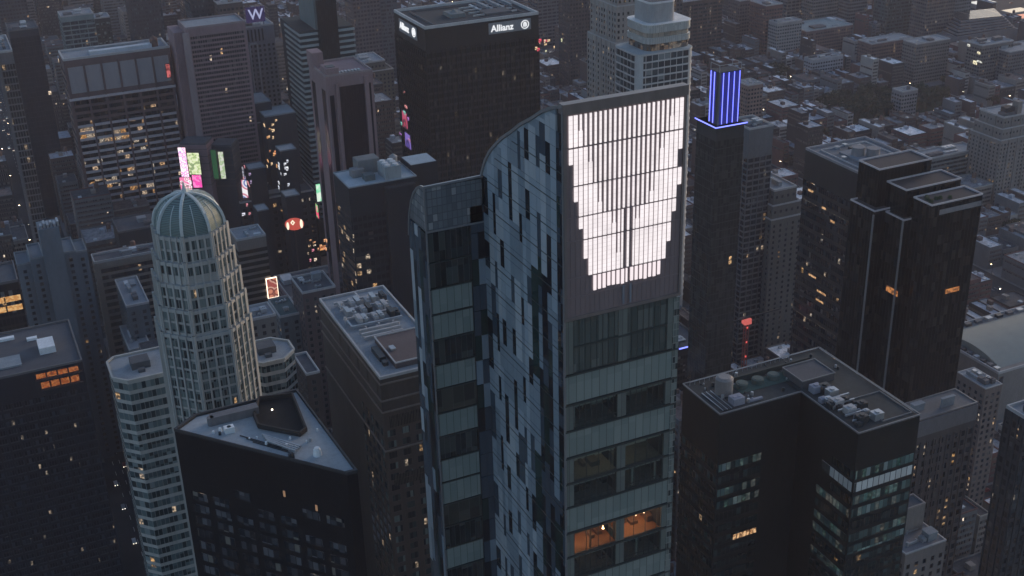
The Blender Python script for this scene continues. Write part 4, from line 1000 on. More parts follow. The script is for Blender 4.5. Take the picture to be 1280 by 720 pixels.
MB().prism(rr(a+1, b_+1, c-1, d_-1, 5), 184, 187).build('terrace_wall', panes('terrace_soft', 4, 50, [(1, (.3, .29, .26)), (1, (.22, .22, .2))], lit=.7, litcol=(1, .8, .55), lits=0.0308, mull=.05), t)
MB().prism(rr(a, b_, c, d_, 6), 187, 191.5).build('terrace_railing', rt, t); MB().prism(rr(a-.2, b_-.2, c+.2, d_+.2, 6), 191.5, 191.9).build('terrace_rim', W('rim_bright', (.7, .7, .7), rough=.5), t)
MB().prism(rr(a+4, b_+4, c-10, d_-3, 4), 187, 203).build('penthouse', W('pent_pale', (.33, .34, .35)), t)
MB().prism(rr(a+3.8, b_+3.8, c-9.8, d_-2.8, 4), 203, 204).build('penthouse_rim', W('rim_bright', (.7, .7, .7), rough=.5), t); MB().prism(rr(a+4.6, b_+4.6, c-10.6, d_-3.6, 3), 204, 204.2).build('penthouse_roof', ROOF_D, t)
# blue lit tower
z = 196; N = at(895, 160, z); R1_ = at(932, 153, z); L1_ = at(864, 149, z)
x0, y0 = N; x1 = R1_[0]; y1 = L1_[1]
t = thing('blue_crown_tower', 'dark tower topped by a narrow box with glowing blue vertical lines and a blue rim', 'skyscraper', (x0, y0, 0)); FOOT.append((x0, y0, x1, y1))
dg = panes('dark_green_grey', 1.5, 3.9, [(4, (.028, .032, .034)), (2, (.045, .05, .05)), (1, (.06, .065, .062))], lit=.004, lits=0.88, mull=.08, mcol=(.03, .034, .034))
MB().box(x0+.5, y0+.5, 0, x1-.5, y1, z).build('wall', W('tower_grey_dark', (.045, .05, .052)), t)
for k in range(36): MB().box(x0+.4, y0+.4, z-6-3.9*(k+1), x1-.4, y0+.8, z-6-3.9*k-.5).box(x0+.4, y0+.8, z-6-3.9*(k+1), x0+.8, y1, z-6-3.9*k-.5).build('window_band', dg, t)
MB().box(x0-.3, y0-.3, z-.8, x1+.3, y1+.3, z).build('platform', W('platform_dark', (.06, .065, .075)), t)
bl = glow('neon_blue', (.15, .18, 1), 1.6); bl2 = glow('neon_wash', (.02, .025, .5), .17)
MB().box(x0-.5, y0-.5, z-.1, x1+.5, y0-.3, z+.35).build('neon_rim', bl, t); MB().box(x0-.5, y0-.3, z-.1, x0-.3, y1+.3, z+.35).build('neon_rim', bl, t)
a, b_ = x0+2.2, y0+2.4; 
cx1 = aty(926, 100, b_)[0]; ztop = aty(905, 90, b_)[1]; ya = atx(888, 100, a)[0]
MB().box(a, b_, z, cx1, ya, ztop).build('crown_box', W('crown_box', (.05, .06, .075)), t)
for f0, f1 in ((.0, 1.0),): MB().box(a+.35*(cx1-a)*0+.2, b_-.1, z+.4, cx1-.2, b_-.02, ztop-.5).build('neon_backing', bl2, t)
wv = cx1-a
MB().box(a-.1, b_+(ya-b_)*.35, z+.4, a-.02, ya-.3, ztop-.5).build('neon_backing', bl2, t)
for f in (.18, .43, .68, .93): MB().box(a+wv*f-.11, b_-.35, z+.4, a+wv*f+.11, b_-.12, ztop-.4).build('neon_line', bl, t)
for f in (.5, .9): MB().box(a-.35, b_+(ya-b_)*f-.14, z+.4, a-.12, b_+(ya-b_)*f+.14, ztop-.4).build('neon_line', bl, t)
MB().box(a+wv*-.02, b_-.2, z, a+wv*.06, b_-.02, ztop).build('corner_post', W('post_grey', (.13, .14, .15)), t)
q = MB()
for p in ((a, b_), (cx1, b_), (cx1, ya), (a, ya)): q.bar((*p, ztop), (*p, ztop+3.2), .12)
for p, s in (((a, b_), (cx1, b_)), ((a, ya), (a, b_)), ((cx1, ya), (cx1, b_))): q.bar((*p, ztop+3), (*s, ztop+3), .08)
q.build('roof_frame', METAL, t)
# lower blue line
xx, yy = at(882, 425, 62)
lb = building('podium_block', 'low dark podium with one blue light line along its edge, below the blue crowned tower', [(60, [xx-22, yy, xx, yy+30])], st('bands', BLACKW, GL_DARK, top=3, roof=ROOF_D, pmat=PARAD), seed=2, n=3)
MB().box(xx-16, yy-.4, 60.5, xx+.3, yy-.1, 61.1).box(xx+.1, yy-.1, 60.5, xx+.4, yy+4, 61.1).build('neon_line', bl, lb)
# grey towers right of the blue one
building('grey_lattice_tower', 'grey residential tower with fine pale verticals right of the blue crowned tower', [(150, rect_from(150, N=(937, 163), R=(966, 157), L=(915, 150)))], st('bands', W('lattice_pale', (.15, .155, .165)), GL_DARK, fh=3.4, wh=2.2, px=4.2, pw=.5, pp=.3, top=16, ptop=15, roof=ROOF_D), seed=4, n=3, cat='apartment tower')
r = rect_from(112, N=(968, 240), R=(994, 233), L=(948, 214))
building('beige_grey_tower', 'warm grey apartment tower of small square windows beside the long black slab', [(112, r), (104, grow(r, 2)), (96, grow(r, 3))], st('grid', W('warm_grey', (.14, .135, .13)), GL_DARK, sx=3.4, ww=1.4, fh=3.3, wh=1.6, top=2), seed=14, n=4, cat='apartment tower')
# long black slab (right)
r = rect_from(160, L=(1003, 188), N=(1078, 220), B=(1082, 173)); x0, y0, x1, y1 = r
t = building('long_black_slab', 'long dark office slab with faint grey floor stripes and a wide flat roof at the right', [(160, r)], st('bands', W('slab_charcoal', (.04, .041, .044), rough=.5), GL_DARK, fh=5.2, wh=3.0, px=0, top=14, roof=W('roof_slab_grey', (.16, .17, .185), streak=False), para=1.2, pmat=W('parapet_mid', (.30, .30, .32)), pt=.7), seed=6, n=0, cat='skyscraper')
zr = 160.12
MB().ring(x0+5, y0+5, x1-4, y1-5, zr, zr+.6, .5).build('roof_curb', PARA, t)
MB().box(x0+10, y0+14, zr, x0+22, y0+30, zr+1.2).build('penthouse', W('pent_blue_grey', (.2, .23, .27), streak=False), t)
for a, c in ((x0+15, y0+22), (x0+20, y0+17)): MB().cyl(a, c, zr+1.2, zr+5, 3.2, 3.0, 18).cyl(a, c, zr+5, zr+5.3, 3.3, n=18).build('cooling_tower', W('cool_grey', (.24, .235, .245)), t)
rd = random.Random(5)
for k in range(9): a, c = x0+rd.uniform(6, 26), y0+rd.uniform(6, 40); MB().box(a, c, zr, a+2, c+2.4, zr+1.2).build('roof_unit', rd.choice([METAL, PARA, DKMETAL]), t)
lw = glow('office_lit', (1, .55, .25), .35, False, 1, [(.3, .15, .05), (1, .6, .3)], 1.0)
for (fy, z, ln) in ((.80, 140, 4), (.55, 134.6, 3.2), (.38, 130, 3.4), (.62, 96, 6), (.42, 90, 7), (.45, 85, 6)):
    c = y0+(y1-y0)*fy; MB().box(x0-.16, c, z, x0-.09, c+ln, z+1.1).build('lit_window', lw, t)
# black notched tower (right)
z = 206; N = at(1165, 258, z); R1_ = at(1227, 243, z)
x0, y0 = N; x1 = R1_[0]; 
t = thing('notched_black_tower', 'tallest black tower at the right, with white rimmed roof boxes and two amber glints', 'skyscraper', (x0, y0, 0)); 
bk = W('tower_black', (.024, .022, .022), rough=.3); bgl = panes('tower_black_glass', 1.5, 3.6, [(5, (.016, .015, .015)), (2, (.024, .022, .022)), (.6, (.04, .036, .034))], lit=.0, mull=.06, mcol=(.012, .012, .012), rough=.1, spec=.4)
yl = at(1110, 232, z)[1]; x0b = at(1096, 240, z)[0]
L2 = at(1068, 236, 200)
def blk(x0, y0, x1, y1, z, nm='glass_volume', rim=W('rim_white', (.55, .51, .53), rough=.5)):
    FOOT.append((x0, y0, x1, y1))
    MB().box(x0, y0, 0, x1, y1, z).build(nm, bgl, t); MB().ring(x0-.1, y0-.1, x1+.1, y1+.1, z, z+.6, .28).build('parapet', rim, t); MB().box(x0+.4, y0+.4, z, x1-.4, y1-.4, z+.1).build('roof', W('roof_plum', (.06, .055, .06), streak=False), t)
yfar = atx(1100, 240, x0)[0]
yL = at(1144, 251, 206)[1]
blk(x0, y0, x1, max(yL, y0+9), 206)
q5 = rect_from(198, N=(1131, 277), L=(1104, 266), dx=30); q4 = rect_from(199, N=(1097, 267), L=(1065, 257), dx=30)
q2 = rect_from(208, N=(1133, 239), R=(1199, 223), L=(1113, 230)); q1 = rect_from(213, N=(1103, 215), R=(1171, 202), L=(1080, 207))
q5[1] = max(q5[1], yL+.02, y0+9.02); q5[3] = max(q5[3], q5[1]+8); q4[1] = max(q4[1], q5[3]+.05); q4[3] = q4[1]+13
blk(*q5, 198); blk(*q4, 199)
q2[1] = max(q2[1], y0+9.1); blk(q2[0]+.1, q2[1], q2[2], q2[3]+2, 208); blk(q1[0]+.2, max(q1[1], q2[3]+2.1), q1[2], max(q1[1], q2[3]+2.1)+11, 213)
for (xx_, yy_) in ((q5[0], q5[1]), (q4[0], q4[1])): MB().box(xx_-.5, yy_-.3, 0, xx_-.05, yy_+.3, 198).build('corner_fin', W('fin_grey', (.20, .20, .21), rough=.4), t)
gl_ = glow('amber_glint', (1, .33, .1), .28, False, 1, [(.1, .03, .01), (1, .4, .12)], .7)
yq, zq = atx(1115, 364, q5[0]-.1); MB().box(q5[0]-.2, yq-3, zq-1.0, q5[0]-.08, yq+3, zq+1.2).build('lit_window', gl_, t)
xq, zq = aty(1189, 363, y0-.1); MB().box(xq-2.6, y0-.2, zq-.8, xq+3.6, y0-.08, zq+.9).build('lit_window', gl_, t)
xq, zq = aty(1198, 262, y0-.1); MB().box(xq-8.5, y0-.3, zq-.3, x1-.4, y0-.1, zq+1.5).build('pale_strip', W('strip_grey', (.27, .26, .27)), t)
rd = random.Random(8)
LEAFR = W('roof_garden', (.04, .055, .03), rough=.95, streak=False, fine=3)
for k in range(7): a, c = x0+1.5+rd.random()*9, y0+1.8+rd.random()*5; MB().cyl(a, c, 206.1, 207.2, .9, .5, 8).build('planter_shrub', LEAFR, t)
# L-shaped green-black block, foreground right
z = 190; c1 = at(900, 520, z); c2 = at(993, 487, z); n1 = at(1075, 543, z); e1 = at(1147, 518, z); bk_ = at(1035, 433, z); l1 = at(857, 487, z)
ax0, ay0 = c1; bx0, by0 = n1; bx1 = e1[0]; yb_ = bk_[1]
bx0 = (bx0+c2[0])/2
t = thing('l_shaped_block', 'dark L shaped office block at lower right with round roof tank', 'office building', (bx0, by0, 0)); FOOT += [(ax0, ay0, bx0, yb_), (bx0, by0, bx1, yb_)]
kw = W('green_black', (.022, .025, .026), rough=.35)
MB().box(ax0, ay0, 0, bx0, yb_, z).build('wall', kw, t); MB().box(bx0+.003, by0, 0, bx1, yb_, z).build('wall', kw, t)
rim = W('rim_metal', (.20, .20, .205), rough=.4)
q = MB()
for p, s in (((ax0, ay0), (bx0, ay0)), ((bx0, ay0), (bx0, by0)), ((bx0, by0), (bx1, by0)), ((bx1, by0), (bx1, yb_)), ((bx1, yb_), (ax0, yb_)), ((ax0, yb_), (ax0, ay0))): q.bar((*p, z+.5), (*s, z+.5), .17)
q.build('roof_rim', rim, t)
MB().box(ax0+.3, ay0+.3, z, bx0-.3, yb_-.3, z+.1).box(bx0+.3, by0+.3, z, bx1-.3, yb_-.3, z+.12).build('roof', W('roof_green_grey', (.05, .055, .056), streak=False, fine=.5, var=.35), t)
gg_ = panes('teal_office', 1.45, 50, [(3, (.03, .05, .05)), (3, (.08, .13, .125)), (2, (.13, .21, .20)), (.6, (.26, .34, .33))], lit=.35, litcol=(.25, .75, .65), lits=.06, mull=.12, mcol=(.02, .028, .028))
gd_ = panes('teal_office_dark', 1.45, 50, [(4, (.016, .022, .024)), (2, (.028, .042, .043)), (.5, (.06, .09, .09))], lit=.01, lits=0.176, mull=.12, mcol=(.015, .02, .02))
wp_ = panes('white_panels', 1.9, 50, [(3, (.62, .64, .62)), (2, (.72, .74, .72)), (1, (.08, .09, .09))], mull=.12, mcol=(.05, .06, .06))
for k in range(30):
    zz = z-14-4.1*k; mt = gg_ if k in (3, 5, 6, 8, 13) else gd_
    if pj(bx0, by0, zz)[1] > 780: break
    mf = wp_ if k == 1 else (gg_ if k in (0, 2, 3, 5, 6, 13) else gd_)
    MB().box(bx0+.4, by0-.1, zz, bx1-.4, by0+.1, zz+2.6 if k != 1 else zz+2.9).build('window_band', mf, t)
    MB().box(bx0-.1, by0+.4, zz, bx0+.1, ay0-10 if k > 2 else by0+(13 if k == 1 else 9), zz+2.4 if k != 1 else zz+2.9).build('window_band', mf if k == 1 else mt, t)
    if k > 0:
        MB().box(ax0+.4, ay0-.1, zz, ax0+14.5, ay0+.1, zz+2.3).build('window_band', gg_ if k in (1, 3, 4) else gd_, t)
        MB().box(ax0-.1, ay0+.4, zz, ax0+.1, yb_, zz+2.3).build('window_band', gd_, t)
ok_ = glow('office_amber', (1, .5, .2), .4, False, 1, [(.12, .05, .02), (1, .6, .3)], 1.1)
for k in range(7): xx_ = ax0+6.6+k*1.15; MB().box(xx_, ay0-.18, z-14-4.1*7, xx_+.9, ay0-.11, z-14-4.1*7+1.7).build('lit_window', ok_, t)
zr = z+.12
x, y = at(905, 483, zr+2); MB().cyl(x, y, zr, zr+4.6, 2.5, 2.5, 24).cyl(x, y, zr+4.6, zr+5.2, 2.5, 1.7, 24).build('water_tank', W('tank_taupe', (.28, .265, .26), rough=.7), t)
x, y = at(921, 500, zr+1); MB().box(x-1.8, y-1.3, zr, x+1.8, y+1.5, zr+2.1).cyl(x-.8, y, zr+2.1, zr+2.3, .6, n=12).cyl(x+.9, y, zr+2.1, zr+2.3, .6, n=12).build('cooling_unit', W('unit_lilac', (.30, .31, .37), streak=False), t)
x, y = at(945, 500, zr); MB().box(x-2.2, y-.4, zr, x+2, y+.4, zr+.6).cyl(x-1.2, y, zr+.6, zr+1, .3, n=8).build('roof_unit', W('unit_lilac', (.30, .31, .37)), t)
well = W('well_green', (.07, .12, .105), rough=.9, streak=False)
a = at(925, 495, z); b_ = at(1005, 462, z)
MB().box(a[0]+1, ay0+7, zr, b_[0]-3, ay0+12, zr+.12).build('cooling_deck', well, t)
for k in range(5):
    c = a[0]+3+k*5.3; MB().cyl(c, ay0+10, zr+.12, zr+1.5, 1.7, 1.7, 18).cyl(c, ay0+10, zr+1.5, zr+1.65, 1.2, n=18).build('cooling_fan', W('fan_green', (.10, .13, .12), streak=False), t)
MB().box(a[0]-1, ay0+13, zr, b_[0]+4, ay0+13.6, zr+1.6).build('screen_wall', W('screen_dark', (.06, .065, .06)), t)
MB().box(bx0+1.5, yb_-17, zr, bx1-8, yb_-8, zr+2.2).build('penthouse', W('pent_dark_grey', (.10, .10, .11), streak=False), t)  # penthouse in plain dark grey
MB().ring(bx0+1.3, yb_-17.2, bx1-7.8, yb_-7.8, zr+2.2, zr+2.5, .25).build('penthouse_rim', rim, t)
rd = random.Random(17)
for k in range(24):
    a_, c_ = bx0+rd.uniform(1, 8.5), by0+rd.uniform(2, 22); s = rd.uniform(.6, 1.9)
    MB().box(a_, c_, zr, a_+s*1.6, c_+s*1.3, zr+s*1.1).cyl(a_+s*.8, c_+s*.6, zr+s*1.1, zr+s*1.3, s*.4, n=8).build('cooling_unit', rd.choice([MATS['unit_lilac'], METAL, METAL, DKMETAL, PARA]), t)
for k in range(5): MB().bar((bx0+2, by0+5+k*3, zr+.8), (bx0+8+k*.6, by0+5+k*3, zr+.8), .22).build('roof_duct', METAL, t)
MB().ring(bx0+9.5, by0+2, bx1-1, by0+15, zr, zr+.35, .2).build('roof_curb', rim, t)
for k in range(22): xx_ = ax0+1.5+k*1.6; MB().bar((xx_, yb_-1.2, zr), (xx_, yb_-1.2, zr+1.1), .05).build('railing_post', METAL, t)
MB().bar((ax0+1.5, yb_-1.2, zr+1.1), (bx1-2, yb_-1.2, zr+1.1), .05).build('railing', METAL, t); MB().bar((bx1-1.2, by0+1.5, zr+1.1), (bx1-1.2, yb_-1.5, zr+1.1), .05).build('railing', METAL, t)
for k in range(6): MB().bar((ax0+2+k*.7, ay0+1.5, zr+.25), (ax0+2+k*.7, ay0+12, zr+.25), .12).build('pipe', [METAL, PARAD][k % 2], t)
rd = random.Random(77)
for k in range(26): xx_, yy_ = rd.uniform(ax0+4, bx1-2), rd.uniform(ay0+2, yb_-2); s_ = rd.uniform(.2, .5); MB().cyl(xx_, yy_, zr, zr+s_*2.4, s_, s_*.9, 10).build('vent_pipe', rd.choice([METAL, PARA, DKMETAL]), t)
for k in range(7): xx_, yy_ = rd.uniform(ax0+4, bx1-6), rd.uniform(ay0+3, yb_-6); MB().box(xx_, yy_, zr+.01*k, xx_+rd.uniform(2, 5), yy_+rd.uniform(1.5, 4), zr+.06+.01*k).build('roof_patch', rd.choice([ROOF_D, ROOF_M, ROOFP]), t)
# grey brown block right of it
x1_, y0_ = at(1222, 504, 140); b_ = at(1193, 489, 140)
r = [x1_-36, y0_, x1_, y0_+11]
building('banded_brown_block', 'taupe office block with a pale blank top band, right of the L shaped block', [(140, r)], st('grid', W('taupe', (.12, .11, .115)), GL_DARK, sx=3.0, ww=1.9, fh=3.8, wh=2.2, top=9, roof=W('roof_taupe', (.16, .165, .175), streak=False), pmat=W('rim_metal', (.20, .20, .205)), para=.5, px=3.0, pw=.5, pp=.3, ptop=9), seed=3, n=3)
MB().box(x1_-36.1, y0_-.35, 133.5, x1_+.1, y0_, 139.6).build('blank_band', W('band_grey', (.20, .20, .215)), bpy.data.objects['banded_brown_block'])
building('beige_stair_block', 'slim plain beige tower top in the bottom right, touching the L shaped block', [(122, rect_from(122, L=(1127, 616), R=(1157, 630), dx=7, dy=6) if False else [at(1157, 630, 122)[0]-7.5, at(1157, 630, 122)[1], at(1157, 630, 122)[0], at(1157, 630, 122)[1]+6])], st('plain', W('beige_plain', (.26, .235, .22)), None, pmat=W('beige_rim', (.3, .27, .26)), para=.6, roof=ROOF_D), seed=3, n=0)
bR = at(1183, 676, 112)
building('beige_low_tower', 'beige block with small roof vents in the bottom right corner area', [(112, [bR[0]-17, bR[1], bR[0], bR[1]+13])], st('grid', W('beige_warm', (.24, .21, .20)), GL_WARM, sx=2.6, ww=1.2, fh=3.2, wh=1.6, top=3.5, roof=W('roof_warm_grey', (.22, .22, .235), streak=False), para=.5), seed=9, n=6)
r = rect_from(78, N=(1232, 487), L=(1196, 466), R=(1262, 486))
building('brown_window_tower', 'mid brown brick apartment tower with dark square windows near the right edge', [(78, r)], st('grid', W('brown_brick', (.19, .155, .145)), GL_DARK, sx=2.7, ww=1.4, fh=3.2, wh=1.6, top=2.5, roof=ROOF_M, para=.5), seed=2, n=7, cat='apartment tower')
x0, y0 = at(1282, 525, 160)
building('corner_tower', 'dark tower cropped by the lower right edge with grey angled balcony rows', [(160, [x0, y0, x0+26, y0+8])], st('bands', W('corner_dark', (.045, .05, .058)), panes('corner_glass', 1.4, 50, [(4, (.02, .026, .032)), (2, (.05, .06, .07)), (1, (.10, .115, .125))], lit=.01, lits=0.264, mull=.14), fh=3.6, wh=2.0, px=2.8, pw=.7, pp=.4, top=2), seed=2, n=2)
# vaulted hall
z = 36; A_ = at(1212, 398, z); B_ = at(1252, 448, z)
t = thing('vaulted_hall', 'broad hall with a pale green grey barrel vaulted roof at the right edge', 'hall', (A_[0], B_[1], 0))
hx0, hy0, hy1 = min(A_[0], B_[0]), B_[1], A_[1]; hx1 = hx0+95
FOOT.append((hx0-8, hy0-6, hx1, hy1+6))
hw = W('hall_wall', (.22, .21, .205)); MB().box(hx0-6, hy0-5, 0, hx1, hy1+5, z-6).build('wall', hw, t)
q = MB(); prof_ = [(hy0+(hy1-hy0)*k/16, z-6+4.5*math.sin(math.pi*k/16)**.9) for k in range(17)]
q.prism_x([(y, zz) for y, zz in prof_], hx0, hx1); q.build('vaulted_roof', W('vault_green', (.27, .29, .27), streak=False, var=.1), t)
MB().ring(hx0-6, hy0-5, hx1, hy1+5, z-6, z-4.6, .7).build('parapet', PARA, t)
for k in range(9): MB().box(hx0-4.5, hy0-2+k*5, z-6, hx0-1.8, hy0+.5+k*5, z-4.2).build('roof_unit', [METAL, PARAD, DKMETAL][k % 3], t)
for k in range(10): MB().box(hx0+3+k*8, hy1+1, z-6, hx0+7+k*8, hy1+3.8, z-4.4).build('roof_unit', [PARAD, METAL, DKMETAL][k % 3], t)
for k in range(6): MB().box(hx0-5.9+1, hy0-5.1, z-14-k*.1, hx0-2, hy0-5, z-8).build('window', GL_DARK, t) if k == 0 else None
# beige setback apartment tower at the right
bx_, by_ = at(1238, 262, 0); zt9 = aty(1236, 152, by_)[1]; r = [bx_, by_, bx_+44, by_+24]
building('beige_apartment_tower', 'tall beige apartment tower with stepped corners and a dark tank house at the upper right', [(zt9, r), (zt9-8, grow(r, 2)), (zt9-16, grow(r, 4))], st('grid', W('beige_tower', (.235, .22, .21)), GL_DARK, sx=3.1, ww=1.3, fh=3.2, wh=1.6, top=2, px=9.3, pw=1.3, pp=.6, sill=W('beige_tower', (.235, .22, .21))), seed=2, n=2, cat='apartment tower')
x0, y0, x1, y1 = r; MB().box(x0+6, y0+4, zt9, x0+14, y0+10, zt9+6).build('tank_house', W('tank_house', (.05, .045, .045)), bpy.data.objects['beige_apartment_tower']); MB().box(x0+15, y0+2, zt9, x0+19, y0+8, zt9+10).build('stair_tower', MATS['beige_tower'], bpy.data.objects['beige_apartment_tower'])
building('striped_low_block', 'mid rise block with long grey horizontal stripes behind the white rimmed roof boxes', [(40, rect_from(40, N=(1160, 200), R=(1222, 186), dy=18))], st('bands', W('stripe_grey', (.21, .22, .22)), GL_DARK, fh=3.4, wh=1.7, top=1.5), seed=2, n=3)
# striped beige louvre tower right of dome
r = rect_from(118, N=(296, 302), R=(330, 292), dy=16)
building('slotted_tower', 'small beige tower of brown horizontal slots directly right of the dome', [(118, r)], st('bands', W('slot_beige', (.21, .185, .17)), panes('slot_brown', 3, 50, [(3, (.02, .017, .015)), (1, (.035, .028, .024))], mull=.02, lit=.01), fh=3.6, wh=2.1, top=5, roof=ROOF_M, inset=0), seed=31, n=4)
# low roofs between the domed tower and the granite block
small('ornate_roof_block', 'old brown grey block with crested parapet right of the domed tower', 120, S_BEIGE | dict(wall=W('old_grey', (.17, .165, .16))), 4, 5, N=(312, 402), R=(346, 396), dy=14)
small('teal_roof_block', 'small block with teal green tinted roof between the striped tower and granite block', 95, S_SLATE | dict(roof=W('roof_teal', (.09, .14, .145), streak=False)), 5, 3, N=(350, 398), R=(376, 392), dy=22)
small('grey_gable_block', 'narrow old brown block with zigzag grey roof edge left of the granite block', 105, S_BRN, 12, 4, N=(383, 470), R=(400, 466), dy=20)
small('low_brown_block', 'brown brick block with dark fire escapes behind the granite block', 70, S_BRN | dict(wall=BRICK), 6, 6, N=(360, 352), R=(432, 338), dy=34) if False else None
small('theatre_roof_block', 'wide brownish block with blue grey roof boxes in front of the square sign lights', 55, S_BRN | dict(wall=MAUVEW), 16, 9, N=(362, 374), R=(436, 358), dy=34)
small('dusky_hotel_block', 'dusky violet brown block tucked behind the granite block roof', 110, S_BRN | dict(wall=W('dusky', (.10, .08, .085))), 26, 5, N=(378, 368), R=(420, 360), dy=20)
# towers behind the top edge
TOPS = [
 ('brown_slab', 'dark brown residential slab at the top edge above the blue crowned tower', 70, (848, 4), (902, -4), 24, BROWNW, GL_DARK),
 ('plum_slab', 'plum brown slab with pale end beside the dark brown slab at the top edge', 56, (925, 2), (957, -4), 22, W('plum', (.12, .10, .105)), GL_DARK),
 ('rust_block', 'rust brown block at the top edge with one pale lower ledge', 60, (958, 8), (975, 4), 30, W('rust', (.15, .085, .08)), GL_DARK),
 ('taupe_twin_slab', 'taupe slab at the top edge right of the rust brown block', 46, (985, -6), (1010, -12), 26, W('taupe_slab', (.17, .16, .155)), GL_DARK),
 ('cream_slab', 'cream grey slab with fine windows at the top edge, third slab right of the rust block', 56, (1018, -14), (1060, -22), 22, W('cream_grey', (.20, .19, .18)), GL_DARK),
 ('dark_narrow_slab', 'narrow charcoal slab at the top edge beside the cream grey slab', 50, (1063, -8), (1082, -12), 20, GREYW, GL_DARK),
 ('teal_glass_tower', 'teal glass tower at the top edge with even dark floors', 56, (1112, -8), (1152, -16), 24, TEALW, GL_GREEN),
 ('brown_grid_tower', 'warm brown gridded tower at the top edge right of the teal glass tower', 62, (1160, -4), (1192, -10), 24, W('warm_brown', (.15, .13, .125)), GL_DARK),
 ('grey_pair_tower', 'blue grey tower with a pale vertical stripe right of the warm brown gridded tower', 56, (1195, -8), (1212, -12), 20, W('blue_grey', (.17, .18, .195)), GL_BLUE),
 ('slate_tower_behind_sign', 'slate tower rising behind the right end of the company sign', 74, (672, -18), (702, -24), 26, W('slate_far', (.13, .13, .14)), GL_DARK),
 ('charcoal_ribbed_tower', 'charcoal tower of close vertical ribs left of the pale stone stepped tower', 104, (712, -10), (745, -16), 24, W('charcoal_far', (.06, .06, .065)), GL_DARK),
 ('grey_tower_by_glass', 'dark grey tower at the top edge right of the pale stone tower', 120, (838, -10), (848, -14), 22, W('dark_grey_far', (.09, .095, .10)), GL_DARK),  # plain dark grey wall
 ('upper_left_dark_tower', 'blackish tower at the top edge above the purple W sign', 150, (236, -10), (270, -16), 26, NAVYW, GL_BLUE),
 ('striped_roof_tower', 'brown block with stacked ledges at the top edge, left of the purple W sign', 140, (272, 6), (300, 0), 22, W('ledge_brown', (.10, .085, .085)), GL_DARK),
 ('mauve_far_tower', 'mauve grey tower at the top edge between the balcony tower and black office tower', 110, (440, -6), (470, -12), 26, W('mauve_far', (.12, .105, .115)), GL_DARK),
 ('slim_far_tower', 'slim dark slate tower at the top edge directly left of the black office tower', 100, (474, -12), (492, -16), 24, W('slim_slate', (.09, .10, .12)), GL_BLUE),
 ('navy_corner_tower', 'navy tower filling the top left corner with faint reddish windows', 100, (-6, -10), (28, -18), 26, W('navy_far', (.05, .06, .075)), GL_WARM),
 ('ink_tower', 'ink blue tower at the top edge above the brown hotel roof', 110, (160, -4), (196, -12), 26, W('ink_far', (.04, .05, .065)), GL_BLUE),
]
for i, (nm, lb_, z, N, R, dy, wl, gl) in enumerate(TOPS):
    building(nm, lb_, [(z, rect_from(z, N=N, R=R, dy=dy))], st('bands', wl, gl, fh=4, wh=2.0, px=3.4 if i % 3 else 6, pw=1.0, pp=.2, top=3), seed=i, n=3)
# mid distance slabs, upper right
MIDS = [
 ('white_twin_slab', 'pale twin slab with a dark central recess left of the teal roofed complex', 44, (972, 30), (998, 24), 16, W('white_far', (.30, .31, .32)), GL_BLUE),
 ('teal_roof_complex', 'long low complex with pale turquoise roofs in the upper right', 30, (1008, 40), (1066, 31), 40, W('brick_far', (.17, .115, .11)), GL_DARK),
 ('brick_long_slab', 'long red brown slab below the turquoise roofs', 34, (1090, 56), (1136, 46), 22, W('brick_far', (.17, .115, .11)), GL_DARK),
 ('beige_window_block', 'beige grey block with regular windows right of the red brown slab', 42, (1146, 56), (1184, 48), 20, W('beige_far', (.20, .19, .185)), GL_DARK),
 ('white_grid_block', 'small block with a bright white window grid amid the low roofs', 26, (1016, 76), (1052, 69), 14, W('white_grid', (.34, .36, .40)), GL_DARK),
 ('dark_centre_slab', 'beige slab with a black central glass strip near the right edge top', 44, (1228, 58), (1262, 50), 20, W('beige_far2', (.17, .165, .165)), GL_DARK),
 ('ledge_block', 'dim grey block with curving ledges cropped by the right edge near the top', 38, (1262, 66), (1300, 56), 26, W('grey_far3', (.14, .145, .155)), GL_DARK),
 ('rose_old_block', 'old rose brown setback block right beside the blue neon lines', 60, (935, 108), (952, 104), 18, W('rose_far', (.24, .175, .16)), GL_DARK),
 ('cube_white_block', 'small pale cube shaped block among low roofs above the wide flat roof', 26, (1128, 116), (1146, 112), 14, W('cube_pale', (.27, .26, .27)), GL_DARK),
]
for i, (nm, lb_, z, N, R, dy, wl, gl) in enumerate(MIDS):
    rf = W('roof_turquoise', (.22, .29, .31), streak=False) if nm == 'teal_roof_complex' else ROOF_M
    building(nm, lb_, [(z, rect_from(z, N=N, R=R, dy=dy))], st('bands', wl, gl, fh=3.6, wh=1.7, px=3.2, pw=1.1, pp=.2, top=2, roof=rf), seed=i+40, n=4)
# wedge shaped stepped building by the river
t = thing('wedge_building', 'long stepped building with curving dark bands close to the river at upper right', 'building', (0, 0, 0))
x0, y0 = at(1222, 44, 20); 
for k in range(6):
    g_ = k*3; MB().prism([(x0-30+g_, y0+g_*.8), (x0+55-g_, y0+g_*.2), (x0+75-g_, y0+40), (x0-20+g_, y0+48)], 20+k*2.6, 21.7+k*2.6).build('tier', W('wedge_pale', (.20, .19, .20)), t)
    MB().prism([(x0-28+g_, y0+2+g_*.8), (x0+53-g_, y0+2+g_*.2), (x0+73-g_, y0+38), (x0-18+g_, y0+46)], 21.7+k*2.6, 22.6+k*2.6).build('window_band', GL_DARK, t)
MB().box(x0-30, y0, 0, x0+60, y0+46, 20).build('wall', W('wedge_pale', (.20, .19, .20)), t); FOOT.append((x0-30, y0, x0+75, y0+50))
